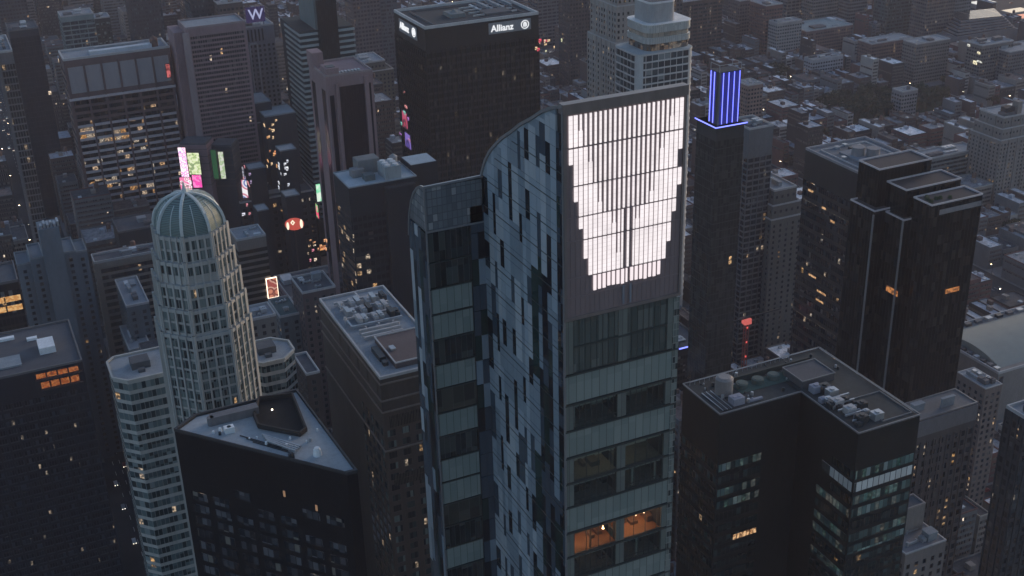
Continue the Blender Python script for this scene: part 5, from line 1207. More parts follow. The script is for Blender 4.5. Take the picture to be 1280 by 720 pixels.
# ------------------------------------------------------------------ streets, pavements
def struct(o, kind='structure'): o['kind'] = kind; return o
AVX = [-460, -180, 40, 332, 606, 880, 1154]              # avenues (centre x)
def in_view(x, y, z, m=60):
    X, Y, W_ = pj(x, y, z); return W_ > 5 and -m < X < 1280+m and -m < Y < 720+m
pv = MB(); mk_ = MB(); blocks = []
for i in range(len(AVX)-1):
    bx0, bx1 = AVX[i]+14, AVX[i+1]-14
    for j in range(-1, 26):
        by0 = 60+j*80; by1 = by0+61
        if any(in_view(x, y, 0, 200) for x in (bx0, (bx0+bx1)/2, bx1) for y in (by0, by1)):
            pv.box(bx0, by0, 0, bx1, by1, .14); blocks.append((bx0, by0, bx1, by1))
            for k in range(int((bx1-bx0)/9)): mk_.box(bx0+k*9, by1+9.4, .004, bx0+k*9+4, by1+9.6, .012)
    for k in range(180):
        y = k*11
        if in_view(AVX[i], y, 0, 20):
            for o_ in (-3.5, 0, 3.5): mk_.box(AVX[i]+o_-.1, y, .004, AVX[i]+o_+.1, y+4, .012)
struct(pv.build('pavement', stone('pavement', (.20, .20, .205), .9, .25, .15, False)))
struct(mk_.build('road_marking', stone('road_paint', (.7, .7, .68), .8, .2, 2, False)))
sheetx = MB(); sheetx.v = [(1290, -1500, -.5), (2600, -1500, -.5), (2600, 6000, -.5), (1290, 6000, -.5)]; sheetx.f = [(0, 1, 2, 3)]; sheetx.m = [0]
wm_, nt, b = nodes('river_water'); b.inputs['Base Color'].default_value = (.03, .04, .05, 1); b.inputs['Roughness'].default_value = .18
n = nt.nodes.new('ShaderNodeTexNoise'); n.inputs['Scale'].default_value = .12; bp = nt.nodes.new('ShaderNodeBump'); bp.inputs['Strength'].default_value = .4; L(nt, n.outputs[0], bp.inputs['Height']); L(nt, bp.outputs[0], b.inputs['Normal'])
struct(sheetx.build('river', wm_)); 
sq = MB().box(1289, -1500, -3, 1291, 6000, .3); struct(sq.build('river_wall', stone('river_wall', (.3, .3, .3))))

# ------------------------------------------------------------------ low and mid rise fabric
rd = random.Random(99)
PARKS = [(at(1083, 140, 0), 36, 24), (at(1146, 134, 0), 30, 16)]
for (pc, pw_, pd_) in PARKS:
    FOOT.append((pc[0]-pw_, pc[1]-pd_, pc[0]+pw_, pc[1]+pd_)); struct(MB().box(pc[0]-pw_, pc[1]-pd_, .15, pc[0]+pw_, pc[1]+pd_, .2).build('lawn', stone('lawn', (.045, .06, .03), .95, .3, .3, False)))
WALLS = [('brown brick', stone('lr_brown', (.115, .085, .078))), ('dark brick', stone('lr_dark', (.06, .055, .056))), ('beige', stone('lr_beige', (.24, .22, .205))), ('grey', stone('lr_grey', (.16, .165, .175))), ('cream', stone('lr_cream', (.36, .345, .33))), ('dull red', stone('lr_red', (.16, .085, .08)))]
ROOFS = [('charcoal', stone('lrr_char', (.06, .065, .075), .9, .62, .35, False, .0, 1.1)), ('mid grey', stone('lrr_mid', (.24, .25, .27), .9, .62, .35, False, .0, 1.1)), ('silver', stone('lrr_silver', (.48, .50, .54), .8, .62, .35, False, .0, 1.1)), ('pale blue grey', stone('lrr_blue', (.36, .39, .45), .85, .62, .35, False, .0, 1.1)), ('whitish', stone('lrr_white', (.8, .81, .84), .8, .62, .35, False, .0, 1.1)), ('brownish', stone('lrr_tan', (.15, .12, .115), .9, .62, .35, False, .0, 1.1))]
LRG = panes('lr_windows', 1.5, 3.2, [(5, (.02, .022, .028)), (2, (.06, .06, .065)), (1, (.12, .12, .12))], lit=.02, litcol=(1, .62, .3), lits=1.2, mull=.42, hm=.4, mcol=(.12, .10, .095), rough=.2)
def clash(x0, y0, x1, y1, m=1.5):
    return any(x0 < f[2]+m and x1 > f[0]-m and y0 < f[3]+m and y1 > f[1]-m for f in FOOT)
lots = []
PARK = (604+290, 940, 604+350, 1000)
for (bx0, by0, bx1, by1) in blocks:
    for row in (0, 1):
        x = bx0+2
        while x < bx1-6:
            east = (bx0+bx1)/2 > 330
            w_ = rd.choice([5.5, 6, 6, 6.5, 7, 8, 8, 12, 15, 20]) if east else rd.choice([14, 18, 24, 30])
            w_ = min(w_, bx1-2-x)
            d_ = rd.uniform(15, 27)
            if east: h_ = rd.choice([12, 14, 15, 16, 17, 18, 20, 22]) + (rd.choice([8, 14, 22]) if rd.random() < .10 else 0)
            else: h_ = rd.uniform(28, 62) if rd.random() < .75 else rd.uniform(60, 92)
            y0 = by0+1.5 if row == 0 else by1-1.5-d_
            if not clash(x, y0, x+w_, y0+d_) and in_view(x+w_/2, y0, h_, 30) and rd.random() > .04:
                lots.append((x, y0, x+w_, y0+d_, h_, east))
            x += w_+(.0 if rd.random() < .8 else 3)
S.view_layers[0].update()
dg_ = bpy.context.evaluated_depsgraph_get()
org = Vector((0, 0, CZ))
def visible(x, y, z):
    d = Vector((x, y, z))-org; dist = d.length; d.normalize()
    hit, loc, *_ = S.ray_cast(dg_, org, d, distance=dist-1.5)
    return not hit
scored = []
for l in lots:
    x0, y0, x1, y1, h, e = l
    cx, cy = (x0+x1)/2, (y0+y1)/2
    vis = sum(visible(*p) for p in ((cx, cy, h+.5), (x0+1, y0, h), (x1-1, y0, h), (cx, y0-.3, h*.6)))
    D = math.sqrt(cx*cx+cy*cy+CZ*CZ)
    scored.append((vis > 0, math.sqrt((x1-x0)*(h+12))/D, l))
scored.sort(key=lambda s: (-s[0], -s[1]))
def lot_parts(l, rd2):
    """wall, windows, roof, parapet, bulkhead, small kit as separate builders"""
    x0, y0, x1, y1, h, e = l; out = []
    wi = rd2.choice([0, 0, 1, 1, 2, 3, 4, 5]) if e else rd2.choice([0, 1, 2, 3, 3, 1]); ri = rd2.choice([0, 0, 1, 1, 2, 2, 3, 4, 5, 5, 4]) if e else rd2.choice([0, 0, 1, 3, 5])
    out.append(('wall', MB().box(x0+.02, y0, 0, x1-.02, y1, h), WALLS[wi][1]))
    out.append(('roof', MB().box(x0+.35, y0+.35, h, x1-.35, y1-.35, h+.1), ROOFS[ri][1]))
    out.append(('parapet', MB().ring(x0+.02, y0-.06, x1-.02, y1+.02, h+.002, h+.75, .32), WALLS[(wi+2) % 6][1] if rd2.random() < .5 else WALLS[wi][1]))
    q = MB()
    fl = 3.3; k = 0
    while h-1.6-fl*(k+1) > 2:
        zz = h-1.2-fl*(k+1)+.7; q.box(x0+.7, y0-.05, zz, x1-.7, y0+.1, zz+1.7); q.box(x0-.03, y0+.8, zz, x0+.1, y1-.8, zz+1.7) if not e or rd2.random() < .25 else None; k += 1
    if q.v: out.append(('window_rows', q, LRG))
    w_, d_ = x1-x0, y1-y0
    bx, by = x0+w_*rd2.uniform(.2, .6), y0+d_*rd2.uniform(.3, .7)
    out.append(('bulkhead', MB().box(bx, by, h+.1, bx+min(3, w_*.35), by+3.4, h+2.6), [ROOFS[3][1], WALLS[2][1], WALLS[3][1], WALLS[0][1]][rd2.randrange(4)]))
    if w_ > 9:
        bx = x0+w_*rd2.uniform(.1, .7); out.append(('skylight', MB().box(bx, y0+d_*.12, h+.1, bx+2.2, y0+d_*.12+2.5, h+.8), [METAL, ROOF_L][rd2.randrange(2)]))
        bx = x0+w_*rd2.uniform(.3, .75); out.append(('cooling_unit', MB().box(bx, y0+d_*.8, h+.1, bx+2, y0+d_*.8+1.4, h+1.4), METAL))
    if rd2.random() < (.18 if e else .6) and w_ > 7:
        bx, by = x0+w_*.7, y0+d_*.55; q = MB().cyl(bx, by, h+2.4, h+5.4, 1.5, n=12).cyl(bx, by, h+5.4, h+6.5, 1.6, .1, 12)
        for a_, b_ in ((1, 1), (1, -1), (-1, 1), (-1, -1)): q.bar((bx+a_, by+b_, h), (bx+a_, by+b_, h+2.4), .1)
        out.append(('water_tank', q, W('tank_wood', (.16, .10, .08))))
    if rd2.random() < .5: bx = x0+w_*.85; out.append(('chimney', MB().box(bx, y1-2, h, bx+.8, y1-1, h+2.2), WALLS[0][1]))
    return wi, ri, out
nE = nM = 0; mass = {}
for v, s, l in scored:
    rd2 = random.Random(int(l[0]*7+l[1]*13)); e = l[5]
    wi, ri, parts = lot_parts(l, rd2)
    ind = v and ((e and nE < 300) or (not e and nM < 160))
    if ind:
        if e: nE += 1; lab = f'low {WALLS[wi][0]} row building under a {ROOFS[ri][0]} roof in the dense low blocks'; grp = f'low {WALLS[wi][0]} buildings with {ROOFS[ri][0]} roofs'
        else: nM += 1; lab = f'mid rise {WALLS[wi][0]} block with {ROOFS[ri][0]} roof packed between the towers'; grp = f'mid rise {WALLS[wi][0]} blocks with {ROOFS[ri][0]} roofs'
        t = thing('row_building' if e else 'midrise_block', lab, 'building', ((l[0]+l[2])/2, (l[1]+l[3])/2, 0), grp)
        for nm, mb, mt in parts: mb.build(nm, mt, t)
    else:
        for nm, mb, mt in parts:
            if nm == 'chimney': continue
            q, ml = mass.setdefault('m', (MB(), []))
            if mt not in ml: ml.append(mt)
            mi = ml.index(mt); n = len(q.v); q.v += mb.v; q.f += [tuple(a+n for a in f) for f in mb.f]; q.m += [mi]*len(mb.m)
if mass:
    q, ml = mass['m']; o = q.build('distant_rooftops', ml); o['kind'] = 'stuff'; o['label'] = 'dense far mass of low buildings and roofs'; o['category'] = 'buildings'
print('LOTS', len(lots), 'E', nE, 'M', nM)

# ------------------------------------------------------------------ trees
def leaf_crown(seed, r, h):
    rr_ = random.Random(seed); q = MB()
    cl = [(rr_.gauss(0, r*.42), rr_.gauss(0, r*.42), h*.62+rr_.uniform(-.25, .36)*h, rr_.uniform(.25, .5)*r) for _ in range(13)]
    for (a, b_, c, s) in cl:
        for _ in range(34):
            u = Vector((rr_.gauss(0, 1), rr_.gauss(0, 1), rr_.gauss(0, .8))).normalized()*s*rr_.uniform(.6, 1.1)
            p = Vector((a, b_, c))+u; t1 = Vector((rr_.gauss(0, 1), rr_.gauss(0, 1), rr_.gauss(0, 1))).normalized()*rr_.uniform(.25, .6); t2 = t1.cross(u+Vector((.1, .2, .3))).normalized()*rr_.uniform(.25, .55)
            n = len(q.v); q.v += [tuple(p-t1-t2), tuple(p+t1-t2), tuple(p+t1+t2), tuple(p-t1+t2)]; q.f.append((n, n+1, n+2, n+3)); q.m.append(0)
    return q
LEAF = [stone('leaf_dark', (.035, .048, .026), .9, .5, .6, False), stone('leaf_mid', (.055, .062, .03), .9, .5, .6, False), stone('leaf_rust', (.085, .06, .03), .9, .4, .6, False)]
BARK = stone('bark', (.06, .045, .035))
protos = []
for k in range(3):
    c = leaf_crown(k, 4.2+k*.5, 11).mesh('crown', LEAF[k])
    tb = MB().cyl(0, 0, 0, 5.5, .32, .2, 8)
    for a_ in range(5): tb.bar((0, 0, 4.2+.3*a_), (math.cos(a_*1.3)*2.4, math.sin(a_*1.3)*2.4, 7.4+.3*a_), .1)
    protos.append((c, tb.mesh('trunk', BARK)))
TL = ['dark green street tree', 'olive green street tree', 'rust tinged street tree']
def tree(x, y, k, s, where, grp):
    t = thing('tree', f'{TL[k]} {where}', 'tree', (x, y, 0), f'{TL[k]}s {grp}'); t.scale = (s, s, s); t.rotation_euler.z = x*1.7
    for nm, me in zip(('crown', 'trunk'), protos[k]):
        o = bpy.data.objects.new(nm, me); COL.objects.link(o); o.parent = t
rd = random.Random(31); nt_ = 0
cands = []
NF = len(FOOT)
for _ in range(70): pc, pw_, pd_ = PARKS[0]; cands.append((pc[0]+rd.uniform(-pw_, pw_), pc[1]+rd.uniform(-pd_, pd_), 0))
for _ in range(40): pc, pw_, pd_ = PARKS[1]; cands.append((pc[0]+rd.uniform(-pw_, pw_), pc[1]+rd.uniform(-pd_, pd_), 1))
for _ in range(0):   # the little park
    px, py = rd.uniform(1058, 1104), rd.uniform(124, 154); x, y = at(px, py, 8); cands.append((x, y, 0))
for _ in range(0):
    px, py = rd.uniform(1128, 1165), rd.uniform(124, 142); x, y = at(px, py, 8); cands.append((x, y, 1))
for _ in range(10):
    px, py = rd.uniform(962, 982), rd.uniform(88, 110); x, y = at(px, py, 8); cands.append((x, y, 2))
taken = []
for x, y, w_ in cands:
    if all((x-a)**2+(y-b_)**2 > 36 for a, b_ in taken) and (w_ < 2 or not clash(x-2, y-2, x+2, y+2)):
        taken.append((x, y)); tree(x, y, rd.choice([0, 0, 1]) if w_ < 2 else 1, rd.uniform(1.1, 1.7), ['in the small square among low roofs', 'by the second small square of trees', 'in a yard left of the small square'][w_], ['in the small square', 'by the second square', 'in the yard'][w_]); nt_ += 1
for (bx0, by0, bx1, by1) in blocks:      # back yards and pavements of the low blocks
    if (bx0+bx1)/2 < 330: continue
    for _ in range(14):
        x = rd.uniform(bx0+4, bx1-4); y = (by0+by1)/2+rd.uniform(-4, 4) if rd.random() < .6 else by0-.6
        if nt_ < 170 and in_view(x, y, 8, 0) and not clash(x-3, y-3, x+3, y+3) and visible(x, y, 12):
            tree(x, y, rd.choice([0, 0, 1, 2]), rd.uniform(.7, 1.15), 'in a back yard between the low blocks', 'in back yards'); nt_ += 1

# ------------------------------------------------------------------ cars and street lamps
paints = [('white', (.7, .7, .7)), ('black', (.02, .02, .022)), ('yellow', (.65, .38, .03)), ('silver', (.35, .36, .38)), ('dark red', (.2, .03, .03))]
tyre = stone('tyre', (.02, .02, .02)); hl_ = glow('headlight', (1, .9, .72), 2.2, False); tl_ = glow('tail_light', (1, .06, .03), 2, False); cgl = stone('car_glass', (.02, .025, .03), .08)
cm = {}
def car_mesh(ci):
    if ci in cm: return cm[ci]
    pm_ = stone('paint_'+paints[ci][0].replace(' ', '_'), paints[ci][1], .3, .05, .5, False)
    prof_ = [(-2.25, .35), (2.25, .35), (2.3, .75), (2.1, .95), (1.1, 1.02), (.5, 1.45), (-1.0, 1.48), (-1.75, 1.0), (-2.25, .92)]
    bd = MB(); bd.prism_x(prof_, -.9, .9); gl2 = MB(); gl2.prism_x([(1.0, 1.06), (.5, 1.4), (-.98, 1.43), (-1.62, 1.04)][::-1], -.92, .92)
    wh_ = MB(); n = 12
    for s in (1,):
        b0 = len(wh_.v)
        for xx in (-.12, .12): wh_.v += [(xx, .33*math.cos(6.283*i/n), .33*math.sin(6.283*i/n)) for i in range(n)]
        wh_.f += [tuple(range(n)), tuple(range(2*n-1, n-1, -1))]+[(i, (i+1) % n, n+(i+1) % n, n+i) for i in range(n)]; wh_.m += [0]*(n+2)
    cm[ci] = (bd.mesh('body', pm_), gl2.mesh('window_glass', cgl), wh_.mesh('wheel', tyre), MB().box(-.2, -.05, -.1, .2, .06, .1).mesh('headlight', hl_), MB().box(-.2, -.06, -.08, .2, .05, .08).mesh('tail_light', tl_)); return cm[ci]
def car(x, y, rz, ci, where, grp):
    t = thing('car', f'{paints[ci][0]} car {where}', 'car', (x, y, .02), f'{paints[ci][0]} cars {grp}'); t.rotation_euler.z = rz
    ms = car_mesh(ci)
    for nm, me, ps in (('body', ms[0], [(0, 0, 0)]), ('window_glass', ms[1], [(0, 0, 0)]), ('wheel', ms[2], [(-.85, 1.4, .33), (.85, 1.4, .33), (-.85, -1.4, .33), (.85, -1.4, .33)]), ('headlight', ms[3], [(-.6, 2.28, .68), (.6, 2.28, .68)]), ('tail_light', ms[4], [(-.6, -2.27, .75), (.6, -2.27, .75)])):
        for p in ps: o = bpy.data.objects.new(nm, me); COL.objects.link(o); o.parent = t; o.location = p
rd = random.Random(12); ncar = 0; used = []
for ax in AVX:
    for k in range(230):
        y = k*8+rd.uniform(0, 3); lane = rd.choice([-8, -5.2, -1.8, 1.8, 5.2, 8]); x = ax+lane
        if rd.random() < .5 and ncar < 120 and in_view(x, y, 0, 0) and not clash(x-2, y-3, x+2, y+3, .5) and visible(x, y, 1.8):
            car(x, y, math.pi if ax in (40, 606) else 0, rd.randrange(5), 'driving on an avenue between the blocks', 'on the avenues'); ncar += 1
for j in range(-1, 26):
    for k in range(150):
        x = 300+k*6.4; y = 60+j*80-9.5+rd.choice([-6.2, 6.2, 0, -6.2, 6.2])
        if rd.random() < .4 and ncar < 260 and in_view(x, y, 0, 0) and not clash(x-3, y-2, x+3, y+2, .5) and visible(x, y, 1.8) and all(abs(x-a) > 16 for a in AVX):
            car(x, y, R_(90), rd.randrange(5), 'parked along a side street of the low blocks', 'parked in side streets'); ncar += 1
pole = MB().cyl(0, 0, 0, 8, .14, .08, 8).bar((0, 0, 8), (1.6, 0, 8.3), .07).mesh('pole', DKMETAL); head = MB().box(1.2, -.2, 8.15, 2.1, .2, 8.4).mesh('lamp_head', DKMETAL); lens = MB().box(1.25, -.17, 7.98, 2.05, .17, 8.14).mesh('lamp_lens', glow('street_glow', (1, .72, .42), 22, False))
nl = 0
for j in range(-1, 26):
    for i, ax in enumerate(AVX):
        for (x, y, rz) in [(ax-13.4, 60+j*80-2, 0), (ax+13.4, 60+j*80+30, math.pi)]+[(ax+40+k*45, 60+j*80-1, R_(-90)) for k in range(5)]:
            if nl < 260 and in_view(x, y, 8, 0) and not clash(x-1, y-1, x+1, y+1, .3) and visible(x, y, 8.6):
                t = thing('street_lamp', 'lit street lamp on a kerb between the blocks', 'street lamp', (x, y, .14), 'street lamps along the kerbs'); t.rotation_euler.z = rz; nl += 1
                for nm, me in (('pole', pole), ('lamp_head', head), ('lamp_lens', lens)): o = bpy.data.objects.new(nm, me); COL.objects.link(o); o.parent = t
print('TREES', nt_, 'CARS', ncar, 'LAMPS', nl)
# ------------------------------------------------------------------ Times-square style signs, each hung on the wall it is seen on
def board(px, py, w_px, h_px, mat, label, name='billboard', frame=None, dmin=520, Y=None, nv=(-.5, -.866)):
    d = ray(px, py).normalized()
    hit, loc, nrm, idx, ob, _ = S.ray_cast(dg_, org, d)
    if not hit: return
    if Y: xx_, zz_ = aty(px, py, Y); loc = Vector((xx_, Y, zz_)); nrm = Vector((*nv, 0))
    dist = (loc-org).length
    if dist < dmin: return
    if nrm.z > .6: nrm = Vector((-.45, -.89, 0)); loc = loc-d*4
    n2_ = Vector((nrm.x, nrm.y, 0)).normalized(); side = Vector((-n2_.y, n2_.x, 0))
    fs = max(.3, abs(side.dot(CR))); w_ = w_px*dist/FPX/fs; h_ = h_px*dist/FPX/.88
    c = loc+n2_*.9
    t = thing(name, label, 'billboard', tuple(c))
    def slab(nm, u0, u1, v0, v1, d0, d1, mt):
        q = MB(); P = [c+side*u+n2_*e for u, e in ((u0, d0), (u1, d0), (u1, d1), (u0, d1))]
        q.prism([(p.x, p.y) for p in P], c.z+v0, c.z+v1)
        me = q.mesh(nm, mt, tuple(c)); me.transform(Matrix()) ; o = bpy.data.objects.new(nm, me); COL.objects.link(o); o.parent = t; return o
    slab('frame', -w_/2-.3, w_/2+.3, -h_/2-.3, h_/2+.3, -.8, -.02, frame or DKMETAL)
    slab('screen', -w_/2, w_/2, -h_/2, h_/2, 0, .18, mat)
    return t
def sign_tower(px, pyt, pyb, w_px, label, col, Y=803, nv=(-.5, -.866)):
    xx_, zz_ = aty(px, pyt, Y); n2_ = Vector((*nv, 0)); side = Vector((-n2_.y, n2_.x, 0)); dist = Vector((xx_, Y, zz_-CZ)).length; w_ = w_px*dist/FPX/max(.3, abs(side.dot(CR)))
    c = Vector((xx_, Y, 0)); P = [c+side*u-n2_*e for u, e in ((-w_/2, -1.2+2), (w_/2, -1.2+2), (w_/2, 16), (-w_/2, 16))]
    A = sum(P[i].x*P[(i+1) % 4].y-P[(i+1) % 4].x*P[i].y for i in range(4))
    if A < 0: P = P[::-1]
    t = thing('sign_building', label, 'building', tuple(c)); MB().prism([(p.x, p.y) for p in P], 0, zz_).build('wall', col, t)
    m_ = sum(P, Vector((0, 0, 0)))/4; MB().prism([tuple((m_+(p-m_)*.94).xy) for p in P], zz_, zz_+1.2).build('roof', ROOF_D, t)
    for k in range(6): z_ = zz_-3-k*5; MB().prism([tuple((m_+(p-m_)*1.012).xy) for p in P], z_, z_+.35).build('ledge', W('sign_ledge', (.12, .10, .11)), t)
sign_tower(240, 182, 250, 34, 'blocky pinkish building carrying the pink, yellow and magenta screens above the dome', W('sign_pinkish', (.26, .18, .20)))
sign_tower(276, 184, 250, 26, 'dark narrow building carrying the tall dark green and pale green screens', W('sign_darkblue', (.05, .06, .075)))
SC = .16
board(230, 203, 9, 34, glow('sc_a', (1, .35, .5), .85, True, 2, [(.95, .85, .9), (.9, .3, .5), (.4, .2, .5), (.9, .7, .8)], .4), 'pale pink and white screen at the left of the square lights', Y=800)
board(243, 204, 15, 24, glow('sc_b', (.75, .85, .45), 0.50, True, 1, [(.95, .95, .75), (.7, .85, .4), (.3, .4, .2)], .55), 'yellow green screen right of the pale pink screen', Y=800)
board(233, 229, 14, 14, glow('sc_c', (.9, .5, .6), .8, True, 2, [(.2, .08, .1), (.8, .7, .75), (.6, .15, .3)], .35), 'mottled pink and white screen low on the left', Y=800)
board(247, 226, 11, 14, glow('sc_d', (.95, .06, .4), .7, True, 2, [(.8, .05, .35), (.5, .1, .3), (.95, .2, .5)], .5), 'solid magenta screen under the yellow green screen', Y=800)
board(269, 205, 6, 32, glow('sc_e', (.02, .09, .035), 0.39, True), 'tall dark green screen', Y=800)
board(278, 206, 6, 30, glow('sc_f', (.75, .85, .5), 0.39, True, 1, [(.4, .6, .3), (.9, .9, .8)], .6), 'tall narrow pale yellow green screen right of the dark green one', Y=800)
board(301, 216, 6, 14, glow('sc_g', (.5, .48, .55), 0.33, True, 2, [(.15, .15, .2), (.6, .6, .7)], .3), 'small greyish white screen above the tall blue and white one')
board(307, 244, 9, 36, glow('sc_h', (.9, .88, .9), 0.50, True, 2, [(.15, .2, .5), (.85, .8, .85), (.6, .15, .25), (.95, .93, .95)], .12), 'tall white and blue screen with a red foot')
board(400, 240, 9, 20, glow('sc_i', (.1, .7, .3), 0.50, True, 1, [(.3, .85, .5), (.8, .95, .8)], .2), 'bright green screen left of the pink granite tower')
board(395, 260, 13, 15, glow('sc_j', (.9, .1, .2), 0.50, True, 2, [(.95, .3, .4), (.15, .6, .2), (.9, .1, .2)], .15), 'red and green slanting screen under the bright green one')
board(404, 309, 16, 5, glow('sc_k', (1, .35, .12), 0.44, True, 1, [(.3, .08, .04), (1, .45, .15)], .3), 'long orange and pink light strip on the theatre roof block')
board(340, 359, 11, 22, glow('sc_l', (.9, .35, .22), 0.33, True, 2, [(.3, .08, .06), (.9, .5, .4), (.5, .12, .1)], .2), 'framed warm portrait screen with glowing cream border', frame=glow('cream_border', (1, .8, .6), 1.3))
board(508, 150, 7, 18, glow('sc_m', (.7, .08, .15), 0.33, True, 2, [(.1, .03, .05), (.7, .1, .2)], .15), 'dull red screen left of the black office tower')
board(512, 176, 8, 16, glow('sc_n', (.15, .1, .5), 0.33, True, 2, [(.05, .03, .15), (.3, .2, .7)], .15), 'violet screen under the dull red screen')
board(147, 42, 4, 26, glow('sc_o', (.9, .05, .12), 0.44, True, 1, [(.25, .02, .04), (1, .2, .25)], .2), 'vertical red light strip above the brown hotel roof')
board(102, 4, 10, 6, glow('sc_p', (.4, .8, .3), 0.39, True, 2, [(.1, .2, .1), (.6, .9, .5)], .2), 'green lit screen at the top edge upper left')
board(210, 88, 4, 14, glow('sc_q', (.9, .12, .12), 0.33, True, 1, [(.2, .03, .03), (.9, .2, .2)], .2), 'small red lit strip between the brown hotel and pink slab')
board(468, 188, 5, 5, glow('sc_r', (.5, .06, .12), .5), 'small dim red sign at the foot of the granite tower') if False else None
SCAT = [((224, 254, 186, 250), 26, [(.9, .4, .5), (.9, .8, .85), (.7, .15, .3), (.3, .25, .6), (.9, .7, .5)], 'on the pink lit corner'), ((298, 314, 206, 268), 12, [(.85, .85, .95), (.4, .3, .5), (.8, .3, .35)], 'around the tall white and blue screen'), ((332, 346, 150, 208), 16, [(1, .5, .2), (.9, .35, .15), (1, .7, .4)], 'in the orange speckled strip'), ((350, 362, 200, 236), 12, [(.9, .93, 1), (.7, .75, .85)], 'in the cluster of white sparks'), ((386, 420, 296, 330), 12, [(1, .5, .25), (.9, .3, .4), (1, .8, .6)], 'above the theatre roofs'), ((500, 514, 110, 190), 8, [(.2, .6, .5), (.5, .2, .6), (.8, .3, .3)], 'beside the black office tower'), ((60, 76, 45, 130), 9, [(1, .6, .25), (.9, .7, .5)], 'left of the brown hotel'), ((668, 704, 50, 64), 12, [(1, .7, .4), (.9, .1, .15), (.8, .8, .5)], 'in the street gap right of the black office tower'), ((1190, 1245, 55, 80), 6, [(1, .9, .6), (.8, .8, .7)], 'by the river street at upper right')]
rs = random.Random(5); smm = {}
for (xa_, xb_, ya_, yb_), n_, pal, wh in SCAT:
    for k in range(n_):
        cI = rs.randrange(len(pal)); col = pal[cI]; nm_ = 'spark_%d%d%d' % tuple(int(v*9) for v in col)
        b0 = board(rs.uniform(xa_, xb_), rs.uniform(ya_, yb_), rs.uniform(1.2, 3.6), rs.uniform(1.2, 4.2), glow(nm_, col, .55, False, 2, [tuple(v*.25 for v in col), col], .3), 'small glowing sign panel '+wh, 'small_sign')
        if b0: b0['category'] = 'sign'; b0['group'] = 'small signs '+wh
# rounded red sign with cream leaf shapes
d = ray(368, 280).normalized(); hit, loc, nrm, *_ = S.ray_cast(dg_, org, d)
c = loc-d*3
t = thing('round_sign', 'wide rounded red sign with a cream diamond and cream side curves', 'billboard', tuple(c))
fw = Vector((-.3, -.95, 0)).normalized(); sd = Vector((-fw.y, fw.x, 0))
def disc(nm, cu, cv, ru, rv, dep, mt, n=20, rot=0):
    q = MB(); k0 = 0
    for e in (0, .25):
        for i in range(n):
            a = 6.28319*i/n+rot; p = sd*(cu+ru*math.cos(a))+fw*(dep+e)+Vector((0, 0, cv+rv*math.sin(a))); q.v.append(tuple(p))
    q.f = [tuple(range(n)), tuple(range(2*n-1, n-1, -1))]+[(i, (i+1) % n, n+(i+1) % n, n+i) for i in range(n)]; q.m = [0]*(n+2)
    o = bpy.data.objects.new(nm, q.mesh(nm, mt)); COL.objects.link(o); o.parent = t
disc('sign_panel', 0, 0, 6.4, 4.4, 0, glow('sign_red', (.32, .05, .035), .8))
cr_ = glow('sign_cream', (.75, .68, .52), .8); disc('cream_diamond', -1, 1.2, 1.5, 1.9, .3, cr_, 4); disc('cream_curve', -4.4, -1, .9, 2.8, .3, cr_, 12); disc('cream_curve', 4.6, 0, 1.0, 3.2, .3, cr_, 12); disc('diamond_core', -1, 1.2, .6, .8, .6, glow('sign_red', (.32, .05, .035), .8), 4)
MB().bar((c.x, c.y+.4, 0), (c.x, c.y+.4, c.z-3), .4).build('mast', DKMETAL, t)
# tower crane with red lamps behind the blue crowned tower
x, y = at(929, 470, 30); yz, _ = 0, 0
t = thing('tower_crane', 'slim red lit construction mast standing below the grey lattice tower', 'crane', (x, y, 0))
ztop = CZ+(ray(931, 405).z)*(y/ray(931, 405).y); rl = glow('crane_red', (1, .12, .1), .45)
crm = stone('crane_steel', (.4, .13, .12), .5)
q = MB()
for a_, b_ in ((-.9, -.9), (.9, -.9), (.9, .9), (-.9, .9)): q.bar((x+a_, y+b_, 0), (x+a_, y+b_, ztop), .16)
z_ = 0; k = 0
while z_ < ztop-3: s_ = 1 if k % 2 else -1; q.bar((x-.9*s_, y-.9, z_), (x+.9*s_, y-.9, z_+3), .1); q.bar((x-.9, y-.9*s_, z_), (x-.9, y+.9*s_, z_+3), .1); z_ += 3; k += 1
q.build('mast', crm, t); MB().box(x-2, y-1.6, ztop, x+2.2, y+1.6, ztop+3).build('cab', glow('crane_cab', (.8, .16, .14), .35), t)
MB().bar((x-9, y, ztop+3.2), (x+22, y, ztop+4), .35).build('jib', DKMETAL, t)
for k in range(5): MB().box(x-.4, y-1.2, ztop*(.4+.14*k), x+.4, y-1, ztop*(.4+.14*k)+1).build('lamp', rl, t)
# river lights
for (px, py, cl, nm) in ((1270, 12, (1, .85, .65), 'cream'), (1275, 20, (1, .4, .25), 'reddish'), (1228, 2, (1, 1, .95), 'white')):
    x, y = at(px, py, 6); t = thing('pier_light', f'{nm} floodlit pier roof by the river in the top right corner', 'pier', (x, y, 0))
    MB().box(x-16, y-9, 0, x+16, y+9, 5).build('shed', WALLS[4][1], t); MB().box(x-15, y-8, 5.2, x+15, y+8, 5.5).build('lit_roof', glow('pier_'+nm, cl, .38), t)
# ------------------------------------------------------------------ ground
def sheet(name, x0, y0, x1, y1, z, mat, loc=None):
    me = bpy.data.meshes.new(name); me.from_pydata([(x0, y0, z), (x1, y0, z), (x1, y1, z), (x0, y1, z)], [], [(0, 1, 2, 3)])
    me.materials.append(mat); o = bpy.data.objects.new(name, me); COL.objects.link(o); o['kind'] = 'structure'; return o
ASPH = stone('asphalt', (.05, .05, .054), .9, .3, .05, False)
sheet('ground', -3000, -1500, 1290, 9000, 0, ASPH)

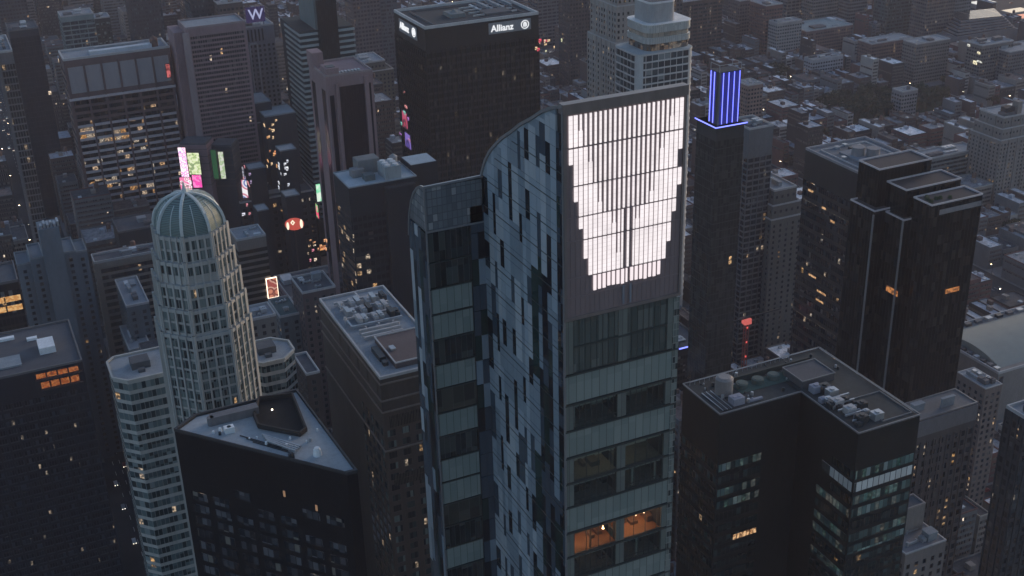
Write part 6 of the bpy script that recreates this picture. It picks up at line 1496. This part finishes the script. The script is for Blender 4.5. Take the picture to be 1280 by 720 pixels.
# ------------------------------------------------------------------ light, air, sky
w = bpy.data.worlds.new('World'); S.world = w; w.use_nodes = True
nt = w.node_tree; bg = nt.nodes['Background']; sky = nt.nodes.new('ShaderNodeTexSky'); sky.sky_type = 'NISHITA'
sky.sun_disc = False; SUN_EL, SUN_ROT = R_(8), R_(70)
sky.sun_elevation = SUN_EL; sky.sun_rotation = SUN_ROT; sky.air_density = 1.0; sky.dust_density = 1.6; sky.ozone_density = 1.6
tint = nt.nodes.new('ShaderNodeMix'); tint.data_type = 'RGBA'; tint.blend_type = 'MULTIPLY'; tint.inputs[0].default_value = 1; tint.inputs[7].default_value = (.985, .965, 1.04, 1)
nt.links.new(sky.outputs[0], tint.inputs[6]); nt.links.new(tint.outputs[2], bg.inputs[0]); bg.inputs[1].default_value = .12
sl = bpy.data.lights.new('sun', 'SUN'); sl.energy = .5; sl.angle = R_(25); sl.color = (1, .86, .78)
so = bpy.data.objects.new('sun', sl); COL.objects.link(so)
# sky sun_rotation turns clockwise from +Y
d = Vector((math.sin(SUN_ROT)*math.cos(SUN_EL), math.cos(SUN_ROT)*math.cos(SUN_EL), math.sin(SUN_EL)))
so.rotation_euler = d.to_track_quat('Z', 'Y').to_euler(); so['kind'] = 'structure'
S.render.engine = 'CYCLES'
S.view_settings.view_transform = 'Standard'; S.view_settings.look = 'None'; S.view_settings.exposure = 1.0; S.view_settings.gamma = 1
S.cycles.max_bounces = 5; S.cycles.diffuse_bounces = 2; S.cycles.glossy_bounces = 3; S.cycles.volume_bounces = 0; S.cycles.transmission_bounces = 2
# haze
hm, hnt, hb = nodes('air'); hnt.nodes.remove(hb)
pvn = hnt.nodes.new('ShaderNodeVolumePrincipled'); pvn.inputs['Color'].default_value = (.80, .76, .88, 1); pvn.inputs['Density'].default_value = .00009; pvn.inputs['Anisotropy'].default_value = 0
hnt.links.new(pvn.outputs[0], hnt.nodes['Material Output'].inputs['Volume'])
o = MB().box(-3100, -1600, -4, 2700, 9100, 368).build('haze', hm); o['kind'] = 'stuff'
S.cycles.volume_step_rate = 4
